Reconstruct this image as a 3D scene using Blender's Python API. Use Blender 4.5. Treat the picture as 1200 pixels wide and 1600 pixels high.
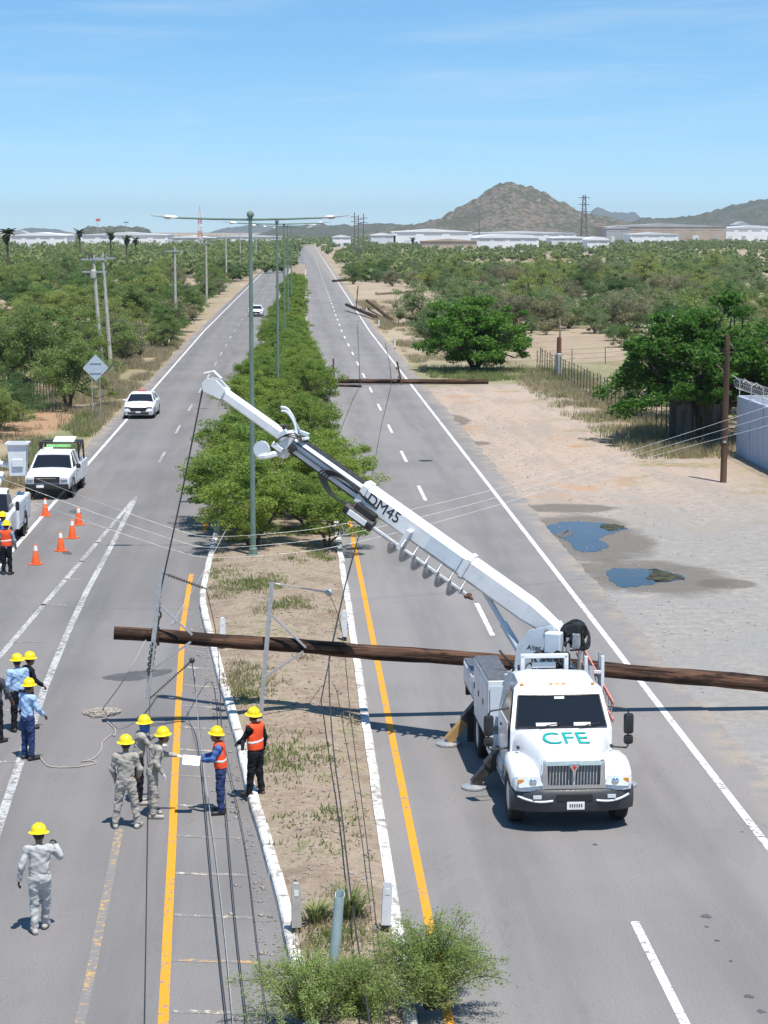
import bpy, bmesh, math, random
import numpy as np
from mathutils import Vector, Matrix, noise

scene = bpy.context.scene
for o in list(bpy.data.objects):
    bpy.data.objects.remove(o)
C = scene.collection
rad = math.radians
PI = math.pi

# ---------------------------------------------------------------- camera
CAM_H, FOC, PITCH, YAW = 11.5, 3235.0, rad(7.74), rad(2.525)
cam_data = bpy.data.cameras.new('camera')
cam_data.sensor_fit = 'VERTICAL'
cam_data.sensor_height = 36.0
cam_data.lens = 36.0 * FOC / 1600.0
cam_data.clip_start = 0.5
cam_data.clip_end = 40000
cam = bpy.data.objects.new('camera', cam_data)
C.objects.link(cam)
cam.location = (0, 0, CAM_H)
cam.rotation_euler = (rad(90) - PITCH, 0, -YAW)
scene.camera = cam

# ---------------------------------------------------------------- sun, sky, exposure
SUN = Vector((0.17, -0.34, 1.0)).normalized()
sun_data = bpy.data.lights.new('sun', 'SUN')
sun_data.energy = 5.0
sun_data.angle = rad(0.53)
sun_data.color = (1.0, 0.955, 0.89)
sun = bpy.data.objects.new('sun', sun_data)
C.objects.link(sun)
sun.rotation_euler = SUN.to_track_quat('Z', 'Y').to_euler()
sun.location = (10, -20, 60)

world = bpy.data.worlds.new('World')
scene.world = world
world.use_nodes = True
wn, wl = world.node_tree.nodes, world.node_tree.links
wn.clear()
sky = wn.new('ShaderNodeTexSky')
sky.sky_type = 'NISHITA'
sky.sun_disc = False
sky.sun_elevation = math.asin(SUN.z)
sky.sun_rotation = math.atan2(SUN.x, SUN.y)
sky.altitude = 0
sky.air_density = 0.42
sky.dust_density = 0.0
sky.ozone_density = 2.0
gam = wn.new('ShaderNodeGamma')
gam.inputs['Gamma'].default_value = 0.5
tint = wn.new('ShaderNodeMixRGB')
tint.blend_type = 'MULTIPLY'
tint.inputs['Fac'].default_value = 1.0
tint.inputs['Color2'].default_value = (0.83, 0.98, 1.0, 1)
hsv = wn.new('ShaderNodeHueSaturation')
hsv.inputs['Saturation'].default_value = 1.72
hsv.inputs['Value'].default_value = 2.5
tc = wn.new('ShaderNodeTexCoord')
mp = wn.new('ShaderNodeMapping')
mp.inputs['Scale'].default_value = (5.0, 5.0, 60.0)
mp.inputs['Location'].default_value = (3.1, 0.4, 1.7)
nz = wn.new('ShaderNodeTexNoise')
nz.inputs['Scale'].default_value = 1.1
nz.inputs['Detail'].default_value = 6
nz.inputs['Roughness'].default_value = 0.62
nz.inputs['Distortion'].default_value = 0.6
cr = wn.new('ShaderNodeValToRGB')
cr.color_ramp.elements[0].position = 0.47
cr.color_ramp.elements[0].color = (0, 0, 0, 1)
cr.color_ramp.elements[1].position = 0.80
cr.color_ramp.elements[1].color = (0.3, 0.3, 0.3, 1)
mxs = wn.new('ShaderNodeMixRGB')
mxs.inputs['Color2'].default_value = (5.6, 5.9, 6.2, 1)
bg = wn.new('ShaderNodeBackground')
bg.inputs['Strength'].default_value = 0.13
wo = wn.new('ShaderNodeOutputWorld')
wl.new(tc.outputs['Generated'], mp.inputs['Vector'])
wl.new(mp.outputs['Vector'], nz.inputs['Vector'])
wl.new(nz.outputs['Fac'], cr.inputs['Fac'])
wl.new(sky.outputs['Color'], gam.inputs['Color'])
wl.new(gam.outputs['Color'], hsv.inputs['Color'])
wl.new(hsv.outputs['Color'], tint.inputs['Color1'])
wl.new(tint.outputs['Color'], mxs.inputs['Color1'])
wl.new(cr.outputs['Color'], mxs.inputs['Fac'])
wl.new(mxs.outputs['Color'], bg.inputs['Color'])
wl.new(bg.outputs['Background'], wo.inputs['Surface'])

vs = scene.view_settings
vs.view_transform = 'Standard'
vs.look = 'None'
vs.exposure = 0.28
vs.gamma = 1.0
vs.use_curve_mapping = False
cy = scene.cycles
cy.use_denoising = True
cy.max_bounces = 6
cy.diffuse_bounces = 2
cy.glossy_bounces = 3
cy.transmission_bounces = 3
cy.transparent_max_bounces = 6
cy.volume_bounces = 0
cy.caustics_reflective = False
cy.caustics_refractive = False

# ---------------------------------------------------------------- geometry of the view: photo pixel -> place on the ground
CAMR = cam.rotation_euler.to_matrix()
def ray(u, v):
    return CAMR @ Vector(((u - 600) / FOC, (800 - v) / FOC, -1))
def ground_at(u, v, z=0.0):
    d = ray(u, v)
    t = (z - CAM_H) / d.z
    return Vector((d.x * t, d.y * t, z))
def at_depth(u, v, y):
    d = ray(u, v)
    t = y / d.y
    return Vector((d.x * t, y, CAM_H + d.z * t))

# ---------------------------------------------------------------- mesh builder and naming helpers
class MB:
    def __init__(s):
        s.v, s.f, s.mi, s.m = [], [], [], 0
    def add(s, vs, fs):
        n = len(s.v)
        s.v += [tuple(p) for p in vs]
        s.f += [tuple(i + n for i in f) for f in fs]
        s.mi += [s.m] * len(fs)
        return s
    def box(s, c, d, rot=None, taper=1.0):
        x, y, z = d[0] / 2, d[1] / 2, d[2] / 2
        P = [Vector((sx * x * (taper if sz > 0 else 1), sy * y * (taper if sz > 0 else 1), sz * z)) for sz in (-1, 1) for sy in (-1, 1) for sx in (-1, 1)]
        if rot is not None: P = [rot @ p for p in P]
        c = Vector(c)
        return s.add([p + c for p in P], [(0, 2, 3, 1), (4, 5, 7, 6), (0, 1, 5, 4), (1, 3, 7, 5), (3, 2, 6, 7), (2, 0, 4, 6)])
    def bbox(s, c, d, b=0.02, rot=None):
        """box with chamfered edges"""
        x, y, z = d[0] / 2, d[1] / 2, d[2] / 2
        b = min(b, x * .9, y * .9, z * .9)
        bm = bmesh.new()
        bmesh.ops.create_cube(bm, size=1)
        for vv in bm.verts: vv.co = Vector((vv.co.x * 2 * x, vv.co.y * 2 * y, vv.co.z * 2 * z))
        bmesh.ops.bevel(bm, geom=list(bm.edges), offset=b, segments=2, affect='EDGES', profile=0.5)
        bm.verts.index_update()
        P = [vv.co.copy() for vv in bm.verts]
        F = [[vv.index for vv in f.verts] for f in bm.faces]
        bm.free()
        if rot is not None: P = [rot @ p for p in P]
        c = Vector(c)
        return s.add([p + c for p in P], F)
    def cyl(s, p0, p1, r0, r1=None, n=10, cap=True):
        if r1 is None: r1 = r0
        p0, p1 = Vector(p0), Vector(p1)
        return s.tube([p0, p1], [r0, r1], n, cap)
    def tube(s, pts, r, n=8, cap=True):
        pts = [Vector(p) for p in pts]
        if not isinstance(r, (list, tuple)): r = [r] * len(pts)
        V, F = [], []
        up = None
        for i, p in enumerate(pts):
            a = pts[max(i - 1, 0)]; b = pts[min(i + 1, len(pts) - 1)]
            t = (b - a).normalized() if (b - a).length > 1e-9 else Vector((0, 0, 1))
            if up is None:
                up = Vector((0, 0, 1)) if abs(t.z) < .9 else Vector((1, 0, 0))
            sx = up.cross(t)
            if sx.length < 1e-6: sx = Vector((1, 0, 0)).cross(t)
            sx.normalize(); sy = t.cross(sx); up = sy
            for k in range(n):
                a_ = 2 * PI * k / n
                V.append(p + (sx * math.cos(a_) + sy * math.sin(a_)) * r[i])
        for i in range(len(pts) - 1):
            for k in range(n):
                k2 = (k + 1) % n
                F.append((i * n + k, i * n + k2, (i + 1) * n + k2, (i + 1) * n + k))
        if cap:
            F.append(tuple(range(n - 1, -1, -1)))
            F.append(tuple((len(pts) - 1) * n + k for k in range(n)))
        return s.add(V, F)
    def lathe(s, prof, o=(0, 0, 0), n=20, mat=None):
        o = Vector(o); V, F = [], []
        for r, z in prof:
            for k in range(n):
                a = 2 * PI * k / n
                p = Vector((r * math.cos(a), r * math.sin(a), z))
                V.append((mat @ p if mat else p) + o)
        for i in range(len(prof) - 1):
            for k in range(n):
                k2 = (k + 1) % n
                F.append((i * n + k, i * n + k2, (i + 1) * n + k2, (i + 1) * n + k))
        F.append(tuple(range(n - 1, -1, -1)))
        F.append(tuple((len(prof) - 1) * n + k for k in range(n)))
        return s.add(V, F)
    def prism(s, poly, a, b):
        """poly: list of 3D points; extruded along vector from offset a to offset b"""
        a, b = Vector(a), Vector(b)
        P = [Vector(p) for p in poly]; n = len(P)
        V = [p + a for p in P] + [p + b for p in P]
        F = [tuple(range(n - 1, -1, -1)), tuple(range(n, 2 * n))] + [(i, (i + 1) % n, n + (i + 1) % n, n + i) for i in range(n)]
        return s.add(V, F)
    def loft(s, secs, closed=True, cap=True):
        n = len(secs[0]); V = [p for sec in secs for p in sec]; F = []
        for i in range(len(secs) - 1):
            for k in range(n if closed else n - 1):
                k2 = (k + 1) % n
                F.append((i * n + k, i * n + k2, (i + 1) * n + k2, (i + 1) * n + k))
        if cap:
            F.append(tuple(range(n - 1, -1, -1)))
            F.append(tuple((len(secs) - 1) * n + k for k in range(n)))
        return s.add(V, F)
    def sphere(s, c, r, nu=10, nv=7, sc=(1, 1, 1)):
        c = Vector(c); V = [c + Vector((0, 0, -r * sc[2]))]; F = []
        for j in range(1, nv):
            t = -PI / 2 + PI * j / nv
            for k in range(nu):
                a = 2 * PI * k / nu
                V.append(c + Vector((r * sc[0] * math.cos(t) * math.cos(a), r * sc[1] * math.cos(t) * math.sin(a), r * sc[2] * math.sin(t))))
        V.append(c + Vector((0, 0, r * sc[2])))
        for k in range(nu): F.append((0, 1 + (k + 1) % nu, 1 + k))
        for j in range(nv - 2):
            for k in range(nu):
                a = 1 + j * nu; F.append((a + k, a + (k + 1) % nu, a + nu + (k + 1) % nu, a + nu + k))
        a = 1 + (nv - 2) * nu
        for k in range(nu): F.append((a + k, a + (k + 1) % nu, len(V) - 1))
        return s.add(V, F)
    def mesh(s, name, mats, smooth=False):
        me = bpy.data.meshes.new(name)
        me.from_pydata(s.v, [], s.f)
        if not isinstance(mats, (list, tuple)): mats = [mats]
        for m in mats: me.materials.append(m)
        if len(mats) > 1:
            me.polygons.foreach_set('material_index', s.mi)
        me.update()
        bm = bmesh.new(); bm.from_mesh(me)
        bmesh.ops.recalc_face_normals(bm, faces=bm.faces)
        bm.to_mesh(me); bm.free()
        if smooth:
            me.polygons.foreach_set('use_smooth', [True] * len(me.polygons))
            me.set_sharp_from_angle(angle=rad(smooth if smooth is not True else 40))
        return me
    def build(s, name, mats, parent=None, smooth=False):
        return link(name, s.mesh(name, mats, smooth), parent)

def link(name, me, parent=None, loc=None, rotz=None):
    o = bpy.data.objects.new(name, me)
    C.objects.link(o)
    if parent is not None: o.parent = parent
    if loc is not None: o.location = loc
    if rotz is not None: o.rotation_euler = (0, 0, rotz)
    return o
def tag(o, label, cat, group=None):
    o['label'] = label; o['category'] = cat
    if group: o['group'] = group
    return o
def thing(name, label, cat, loc=(0, 0, 0), rotz=0, group=None):
    return tag(link(name, None, None, loc, rotz), label, cat, group)
def struct(o, kind='structure'):
    o['kind'] = kind
    return o
def copy_thing(root, loc, rotz, label=None, group=None, scale=None):
    r = root.copy(); C.objects.link(r); r.location = loc; r.rotation_euler = (0, 0, rotz)
    if scale is not None: r.scale = scale if isinstance(scale, (tuple, list)) else (scale,) * 3
    if label: r['label'] = label
    if group: r['group'] = group
    for ch in list(root.children):
        c = ch.copy(); C.objects.link(c); c.parent = r
        for g in list(ch.children):
            d = g.copy(); C.objects.link(d); d.parent = c
    return r
def np_mesh(name, V, Fq, mat):
    """fast mesh from numpy vertices (N,3) and faces (M,k)"""
    me = bpy.data.meshes.new(name)
    V = np.ascontiguousarray(V, np.float32); Fq = np.ascontiguousarray(Fq, np.int32)
    k = Fq.shape[1]
    me.vertices.add(len(V)); me.vertices.foreach_set('co', V.ravel())
    me.loops.add(Fq.size); me.loops.foreach_set('vertex_index', Fq.ravel())
    me.polygons.add(len(Fq)); me.polygons.foreach_set('loop_start', np.arange(len(Fq), dtype=np.int32) * k)
    me.update(calc_edges=True)
    if mat: me.materials.append(mat)
    return me

# ---------------------------------------------------------------- materials
def _n(nt, t, **kw):
    n = nt.nodes.new(t)
    for k, v in kw.items():
        if k in n.inputs: n.inputs[k].default_value = v
        else: setattr(n, k, v)
    return n
def new_mat(name):
    m = bpy.data.materials.new(name); m.use_nodes = True
    nt = m.node_tree; nt.nodes.clear()
    out = nt.nodes.new('ShaderNodeOutputMaterial')
    b = nt.nodes.new('ShaderNodeBsdfPrincipled')
    nt.links.new(b.outputs[0], out.inputs['Surface'])
    return m, nt, b, out
class NT:
    """small node-graph writer"""
    def __init__(s, nt): s.nt = nt
    def L(s, a, b): s.nt.links.new(a, b)
    def val(s, x, inp):
        if isinstance(x, (int, float)): inp.default_value = x
        elif isinstance(x, tuple): inp.default_value = x if len(x) == 4 or inp.type == 'VECTOR' else x + (1,)
        else: s.L(x, inp)
    def math(s, op, a, b=0.0, clamp=False):
        n = s.nt.nodes.new('ShaderNodeMath'); n.operation = op; n.use_clamp = clamp
        s.val(a, n.inputs[0]); s.val(b, n.inputs[1]); return n.outputs[0]
    def noise(s, vec, scale, detail=3, rough=.55, dist=0):
        n = s.nt.nodes.new('ShaderNodeTexNoise')
        n.inputs['Scale'].default_value = scale; n.inputs['Detail'].default_value = detail
        n.inputs['Roughness'].default_value = rough; n.inputs['Distortion'].default_value = dist
        s.L(vec, n.inputs['Vector']); return n.outputs['Fac']
    def ramp(s, x, a, b, lo=0.0, hi=1.0):
        n = s.nt.nodes.new('ShaderNodeMapRange'); n.interpolation_type = 'SMOOTHSTEP'
        s.val(x, n.inputs[0]); s.val(a, n.inputs[1]); s.val(b, n.inputs[2]); n.inputs[3].default_value = lo; n.inputs[4].default_value = hi
        return n.outputs[0]
    def mix(s, f, a, b, mode='MIX'):
        n = s.nt.nodes.new('ShaderNodeMixRGB'); n.blend_type = mode
        s.val(f, n.inputs[0]); s.val(a, n.inputs[1]); s.val(b, n.inputs[2]); return n.outputs[0]
    def bump(s, h, strength, dist=0.02):
        n = s.nt.nodes.new('ShaderNodeBump'); n.inputs['Strength'].default_value = strength; n.inputs['Distance'].default_value = dist
        s.L(h, n.inputs['Height']); return n.outputs['Normal']
    def pos(s):
        return s.nt.nodes.new('ShaderNodeNewGeometry').outputs['Position']
    def obj(s):
        return s.nt.nodes.new('ShaderNodeTexCoord').outputs['Object']
    def scaled(s, vec, sc, loc=(0, 0, 0)):
        n = s.nt.nodes.new('ShaderNodeMapping'); n.inputs['Scale'].default_value = sc; n.inputs['Location'].default_value = loc
        s.L(vec, n.inputs['Vector']); return n.outputs[0]
    def sep(s, vec):
        n = s.nt.nodes.new('ShaderNodeSeparateXYZ'); s.L(vec, n.inputs[0]); return n.outputs
_mats = {}
def mat(name, col, rough=.6, metal=0.0, var=.15, scale=3.0, bump=0.0, bscale=40.0, col2=None, coat=0.0, dirt=0.0, stretch=(1, 1, 1), spec=.5):
    if name in _mats: return _mats[name]
    m, nt, b, out = new_mat(name); g = NT(nt)
    v = g.scaled(g.obj(), stretch)
    f = g.noise(v, scale, 4, .6)
    f = g.ramp(f, .3, .7)
    lo = tuple(c * (1 - var) for c in col)
    hi = col2 if col2 else tuple(min(1, c * (1 + var)) for c in col)
    c = g.mix(f, lo, hi)
    if dirt > 0:
        d = g.ramp(g.noise(v, scale * 2.7, 5, .7, 1.0), .52, .75, 0, dirt)
        c = g.mix(d, c, (.12, .095, .07))
    g.L(c, b.inputs['Base Color'])
    rr = g.ramp(g.noise(v, scale * 4, 3), .3, .7, max(0, rough - .08), min(1, rough + .08))
    g.L(rr, b.inputs['Roughness'])
    b.inputs['Metallic'].default_value = metal
    b.inputs['Coat Weight'].default_value = coat
    b.inputs['Coat Roughness'].default_value = .08
    b.inputs['Specular IOR Level'].default_value = spec
    if bump > 0:
        g.L(g.bump(g.noise(v, bscale, 4, .6), bump, .01), b.inputs['Normal'])
    _mats[name] = m
    return m

def asphalt(name, base, warm, tracks=True):
    m, nt, b, out = new_mat(name); g = NT(nt)
    p = g.pos()
    big = g.noise(p, .12, 4, .6)
    lane = g.noise(g.scaled(p, (1.1, .035, 1)), 1.0, 3, .5)
    fine = g.noise(p, 26, 2, .7)
    grit = g.noise(p, 75, 1, .8)
    c = g.mix(g.ramp(big, .25, .75), tuple(x * .86 for x in base), tuple(x * 1.13 for x in base))
    c = g.mix(g.ramp(lane, .35, .68, 0, .42), c, tuple(x * 1.18 for x in warm))
    c = g.mix(g.ramp(fine, .3, .7, 0, .30), c, (.07, .068, .066))
    c = g.mix(g.ramp(grit, .55, .8, 0, .35), c, (.42, .40, .38))
    # wandering tar-dark cracks and oil spots
    w = g.noise(g.scaled(p, (.25, .10, 1)), 1.0, 5, .7, .8)
    crack = g.math('ABSOLUTE', g.math('SUBTRACT', w, .5))
    c = g.mix(g.ramp(crack, 0.0, .003, .2, 0), c, (.06, .058, .056))
    # oil-darkened middle of each lane, dust blown onto the outer edge
    X, Y, Z = g.sep(p)
    ln = g.math('COSINE', g.math('MULTIPLY', g.math('SUBTRACT', X, .62 if tracks else -.05), 2 * PI / 3.38))
    c = g.mix(g.math('MULTIPLY', g.ramp(ln, -.2, 1.0, 0, .42), g.ramp(g.noise(g.scaled(p, (1.5, .12, 1)), 1.0, 4, .6), .3, .65)), c, tuple(x * .62 for x in base))
    dust = g.math('ADD', g.ramp(X, 8.9, 9.9), g.ramp(X, -10.2, -11.0))
    dust = g.math('MULTIPLY', dust, g.ramp(g.noise(p, .8, 5, .7), .38, .62, 0, .75))
    c = g.mix(dust, c, (.36, .30, .235))
    tar = g.noise(g.scaled(p, (.8, .22, 1), (5, 2, 0)), 1.0, 2, .4)
    c = g.mix(g.ramp(tar, .63, .66, 0, .10), c, (.10, .098, .096))
    spot = g.noise(p, .9, 4, .7)
    c = g.mix(g.ramp(spot, .70, .80, 0, .38), c, (.07, .066, .062))
    g.L(c, b.inputs['Base Color'])
    b.inputs['Roughness'].default_value = .88
    b.inputs['Specular IOR Level'].default_value = .3
    g.L(g.bump(fine, .35, .01), b.inputs['Normal'])
    return m

def paint(name, col, wear=.35, under=(.21, .205, .2)):
    m, nt, b, out = new_mat(name); g = NT(nt)
    p = g.pos()
    a = g.noise(p, 7, 6, .75)
    a2 = g.noise(p, .5, 3, .6)
    f = g.math('ADD', g.math('MULTIPLY', a, .75), g.math('MULTIPLY', a2, .25))
    t = .42 + .24 * (wear - .35)
    f = g.ramp(f, t - .035, t + .05)
    c = g.mix(g.noise(p, 2.2, 3), tuple(x * .88 for x in col), col)
    c = g.mix(f, under, c)
    g.L(c, b.inputs['Base Color']); b.inputs['Roughness'].default_value = .75
    b.inputs['Specular IOR Level'].default_value = .3
    return m

def foliage(name, c1, c2, c3=None, transl=.28):
    m, nt, b, out = new_mat(name); g = NT(nt)
    geo = nt.nodes.new('ShaderNodeNewGeometry')
    rnd = geo.outputs['Random Per Island']
    oi = nt.nodes.new('ShaderNodeObjectInfo')
    cl = g.noise(g.obj(), .55, 3, .6)
    c = g.mix(g.ramp(rnd, 0, 1), c1, c2)
    if c3: c = g.mix(g.math('MULTIPLY', g.ramp(cl, .50, .68), g.ramp(rnd, .15, .8)), c, c3)
    # tree-to-tree tone
    c = g.mix(g.ramp(oi.outputs['Random'], .0, .5, .42, 0), c, tuple(x * .6 for x in c1))
    c = g.mix(g.ramp(oi.outputs['Random'], .5, 1, 0, .4), c, (c2[0] * 1.25, c2[1] * 1.05, c2[2] * .9))
    g.L(c, b.inputs['Base Color']); b.inputs['Roughness'].default_value = .6
    b.inputs['Specular IOR Level'].default_value = .25
    tr = nt.nodes.new('ShaderNodeBsdfTranslucent')
    g.L(g.mix(.5, c, tuple(min(1, x * 1.5) for x in c2)), tr.inputs['Color'])
    ms = nt.nodes.new('ShaderNodeMixShader'); ms.inputs[0].default_value = transl
    g.L(b.outputs[0], ms.inputs[1]); g.L(tr.outputs[0], ms.inputs[2]); g.L(ms.outputs[0], out.inputs['Surface'])
    return m

WHITE = mat('white_vehicle_paint', (.78, .79, .80), .30, var=.05, scale=1.2, coat=.3, dirt=.13)
WHITE_DULL = mat('white_enamel', (.72, .74, .76), .42, var=.07, scale=2, dirt=.22)
PALE_BLUE = mat('pale_blue_enamel', (.60, .67, .73), .42, var=.07, scale=2, dirt=.2)
BLACK = mat('black_plastic', (.02, .02, .021), .5, var=.2)
RUBBER = mat('tyre_rubber', (.022, .021, .02), .85, var=.25, scale=8, bump=.3)
DARKSTEEL = mat('dark_steel', (.07, .065, .06), .5, .6, var=.35, scale=9, dirt=.3)
STEEL = mat('galvanised_steel', (.50, .51, .52), .42, .55, var=.12, scale=12, dirt=.15)
CHROME = mat('chrome', (.78, .79, .8), .12, 1.0, var=.04)
def glass_material():
    m, nt, b, out = new_mat('dark_vehicle_glass')
    b.inputs['Base Color'].default_value = (.012, .015, .02, 1); b.inputs['Roughness'].default_value = .06
    return m
GLASS = glass_material()
LAMPGLASS = mat('lamp_glass', (.62, .66, .68), .12, var=.12, coat=.8)
AMBER = mat('amber_lens', (.75, .28, .03), .3)
REDLENS = mat('red_lens', (.62, .05, .03), .3)
YELLOW = mat('yellow_hard_hat', (.84, .64, .008), .45, var=.1, coat=.08, dirt=.12)
TEAL = mat('teal_vinyl_lettering', (.0, .36, .33), .5, var=.05)
BLACKVINYL = mat('black_vinyl_lettering', (.015, .016, .018), .5)
ORANGE = mat('orange_cone_plastic', (.86, .13, .025), .5, var=.12, scale=5, dirt=.12)
VEST = mat('orange_vest_cloth', (.86, .10, .035), .85, var=.14, scale=6, bump=.7, bscale=14, spec=.2)
REFLECT = mat('silver_reflective_tape', (.72, .74, .72), .35, var=.1)
SKIN = mat('skin', (.23, .115, .07), .6, var=.1)
HAIR = mat('black_hair', (.012, .01, .009), .7)
KHAKI = mat('grey_khaki_work_cloth', (.37, .345, .305), .9, var=.16, scale=7, bump=1.0, bscale=15, spec=.2, dirt=.25)
PALEGREY = mat('pale_grey_work_cloth', (.46, .46, .45), .9, var=.14, scale=7, bump=1.0, bscale=15, spec=.2, dirt=.2)
BLUESHIRT = mat('light_blue_shirt_cloth', (.34, .50, .74), .9, var=.12, scale=6, bump=.9, bscale=14, spec=.2)
DENIM = mat('blue_denim', (.03, .05, .13), .9, var=.35, scale=7, bump=.8, bscale=15, spec=.2)
MIDBLUE = mat('mid_blue_shirt_cloth', (.07, .16, .42), .9, var=.15, scale=6, bump=.8, bscale=15, spec=.2)
NAVY = mat('black_work_cloth', (.014, .015, .02), .9, var=.3, scale=6, bump=.8, bscale=15, spec=.15)
WHITECLOTH = mat('white_glove_cloth', (.78, .77, .74), .8)
BOOT = mat('boot_leather', (.03, .024, .02), .6, var=.3)
TANBOOT = mat('dusty_boot_leather', (.42, .39, .35), .75, var=.2)
PAPER = mat('white_paper', (.82, .82, .80), .8)
POSTGREEN = mat('green_painted_lamp_post', (.135, .20, .165), .5, var=.14, scale=4, dirt=.14, stretch=(1, 1, .4))
PALEGREEN = mat('weathered_pale_green_paint', (.36, .45, .46), .55, var=.16, scale=3, dirt=.22)
CONCRETE = mat('weathered_concrete', (.43, .41, .37), .85, var=.16, scale=3, bump=.2, dirt=.15)
WALLPAINT = mat('pale_blue_grey_wall_paint', (.40, .45, .54), .85, var=.09, scale=1.1, dirt=.14, bump=.15)
def timber_material():
    m, nt, b, out = new_mat('old_creosoted_timber'); g = NT(nt); o = g.obj()
    st = g.noise(g.scaled(o, (.45, 11, 11)), 1.0, 6, .7); ck = g.noise(g.scaled(o, (.3, 19, 19), (3, 1, 0)), 1.0, 4, .6); bp_ = g.noise(g.scaled(o, (.8, 2.2, 2.2)), 1.0, 4, .65)
    c = g.mix(g.ramp(st, .34, .62), (.032, .020, .015), (.145, .078, .050))
    c = g.mix(g.ramp(ck, .60, .72, 0, .6), c, (.29, .22, .17))
    c = g.mix(g.ramp(bp_, .48, .60, 0, .85), c, (.022, .015, .012))
    c = g.mix(g.ramp(ck, .36, .42, .9, 0), c, (.012, .009, .008))
    g.L(c, b.inputs['Base Color']); b.inputs['Roughness'].default_value = .9; b.inputs['Specular IOR Level'].default_value = .2
    g.L(g.bump(g.math('ADD', st, g.ramp(ck, .34, .44)), 1.0, .03), b.inputs['Normal'])
    return m
TIMBER = timber_material()
TIMBER_V = mat('old_upright_timber', (.075, .042, .028), .9, var=.4, scale=2.2, bump=.6, bscale=9, col2=(.15, .085, .05), stretch=(1, 1, .12))
TIMBER_PALE = mat('sun_bleached_timber', (.30, .24, .18), .9, var=.3, scale=2, bump=.5, bscale=9, stretch=(.12, 1, 1))
INSUL = mat('brown_glazed_insulator', (.10, .085, .075), .35, var=.2)
CABLE = mat('dark_cable', (.035, .034, .034), .6)
ALUCABLE = mat('bare_aluminium_cable', (.46, .47, .47), .5, .2)
ROPE = mat('pale_rope', (.40, .36, .31), .9)
BARK = mat('grey_brown_bark', (.10, .078, .058), .95, var=.35, scale=6, bump=.6, bscale=14)
RUSTY = mat('rust_and_yellow_paint', (.55, .33, .06), .7, var=.2, scale=5, col2=(.30, .20, .13), dirt=.4)
REDRAIL = mat('faded_red_fibreglass', (.62, .22, .17), .6, var=.15, scale=3)
SIGNBACK = mat('bare_aluminium_sign_back', (.52, .60, .66), .45, .35, var=.08)
FENCE = mat('rusty_fence_steel', (.10, .085, .075), .7, .3, var=.3, scale=6)
GREENTAPE = mat('green_light_bar', (.25, .62, .22), .4)
# ================================================================ THE SETTING
def bend(y):
    return .0062 * max(0.0, y - 240)
rng = random.Random(7)

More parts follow.
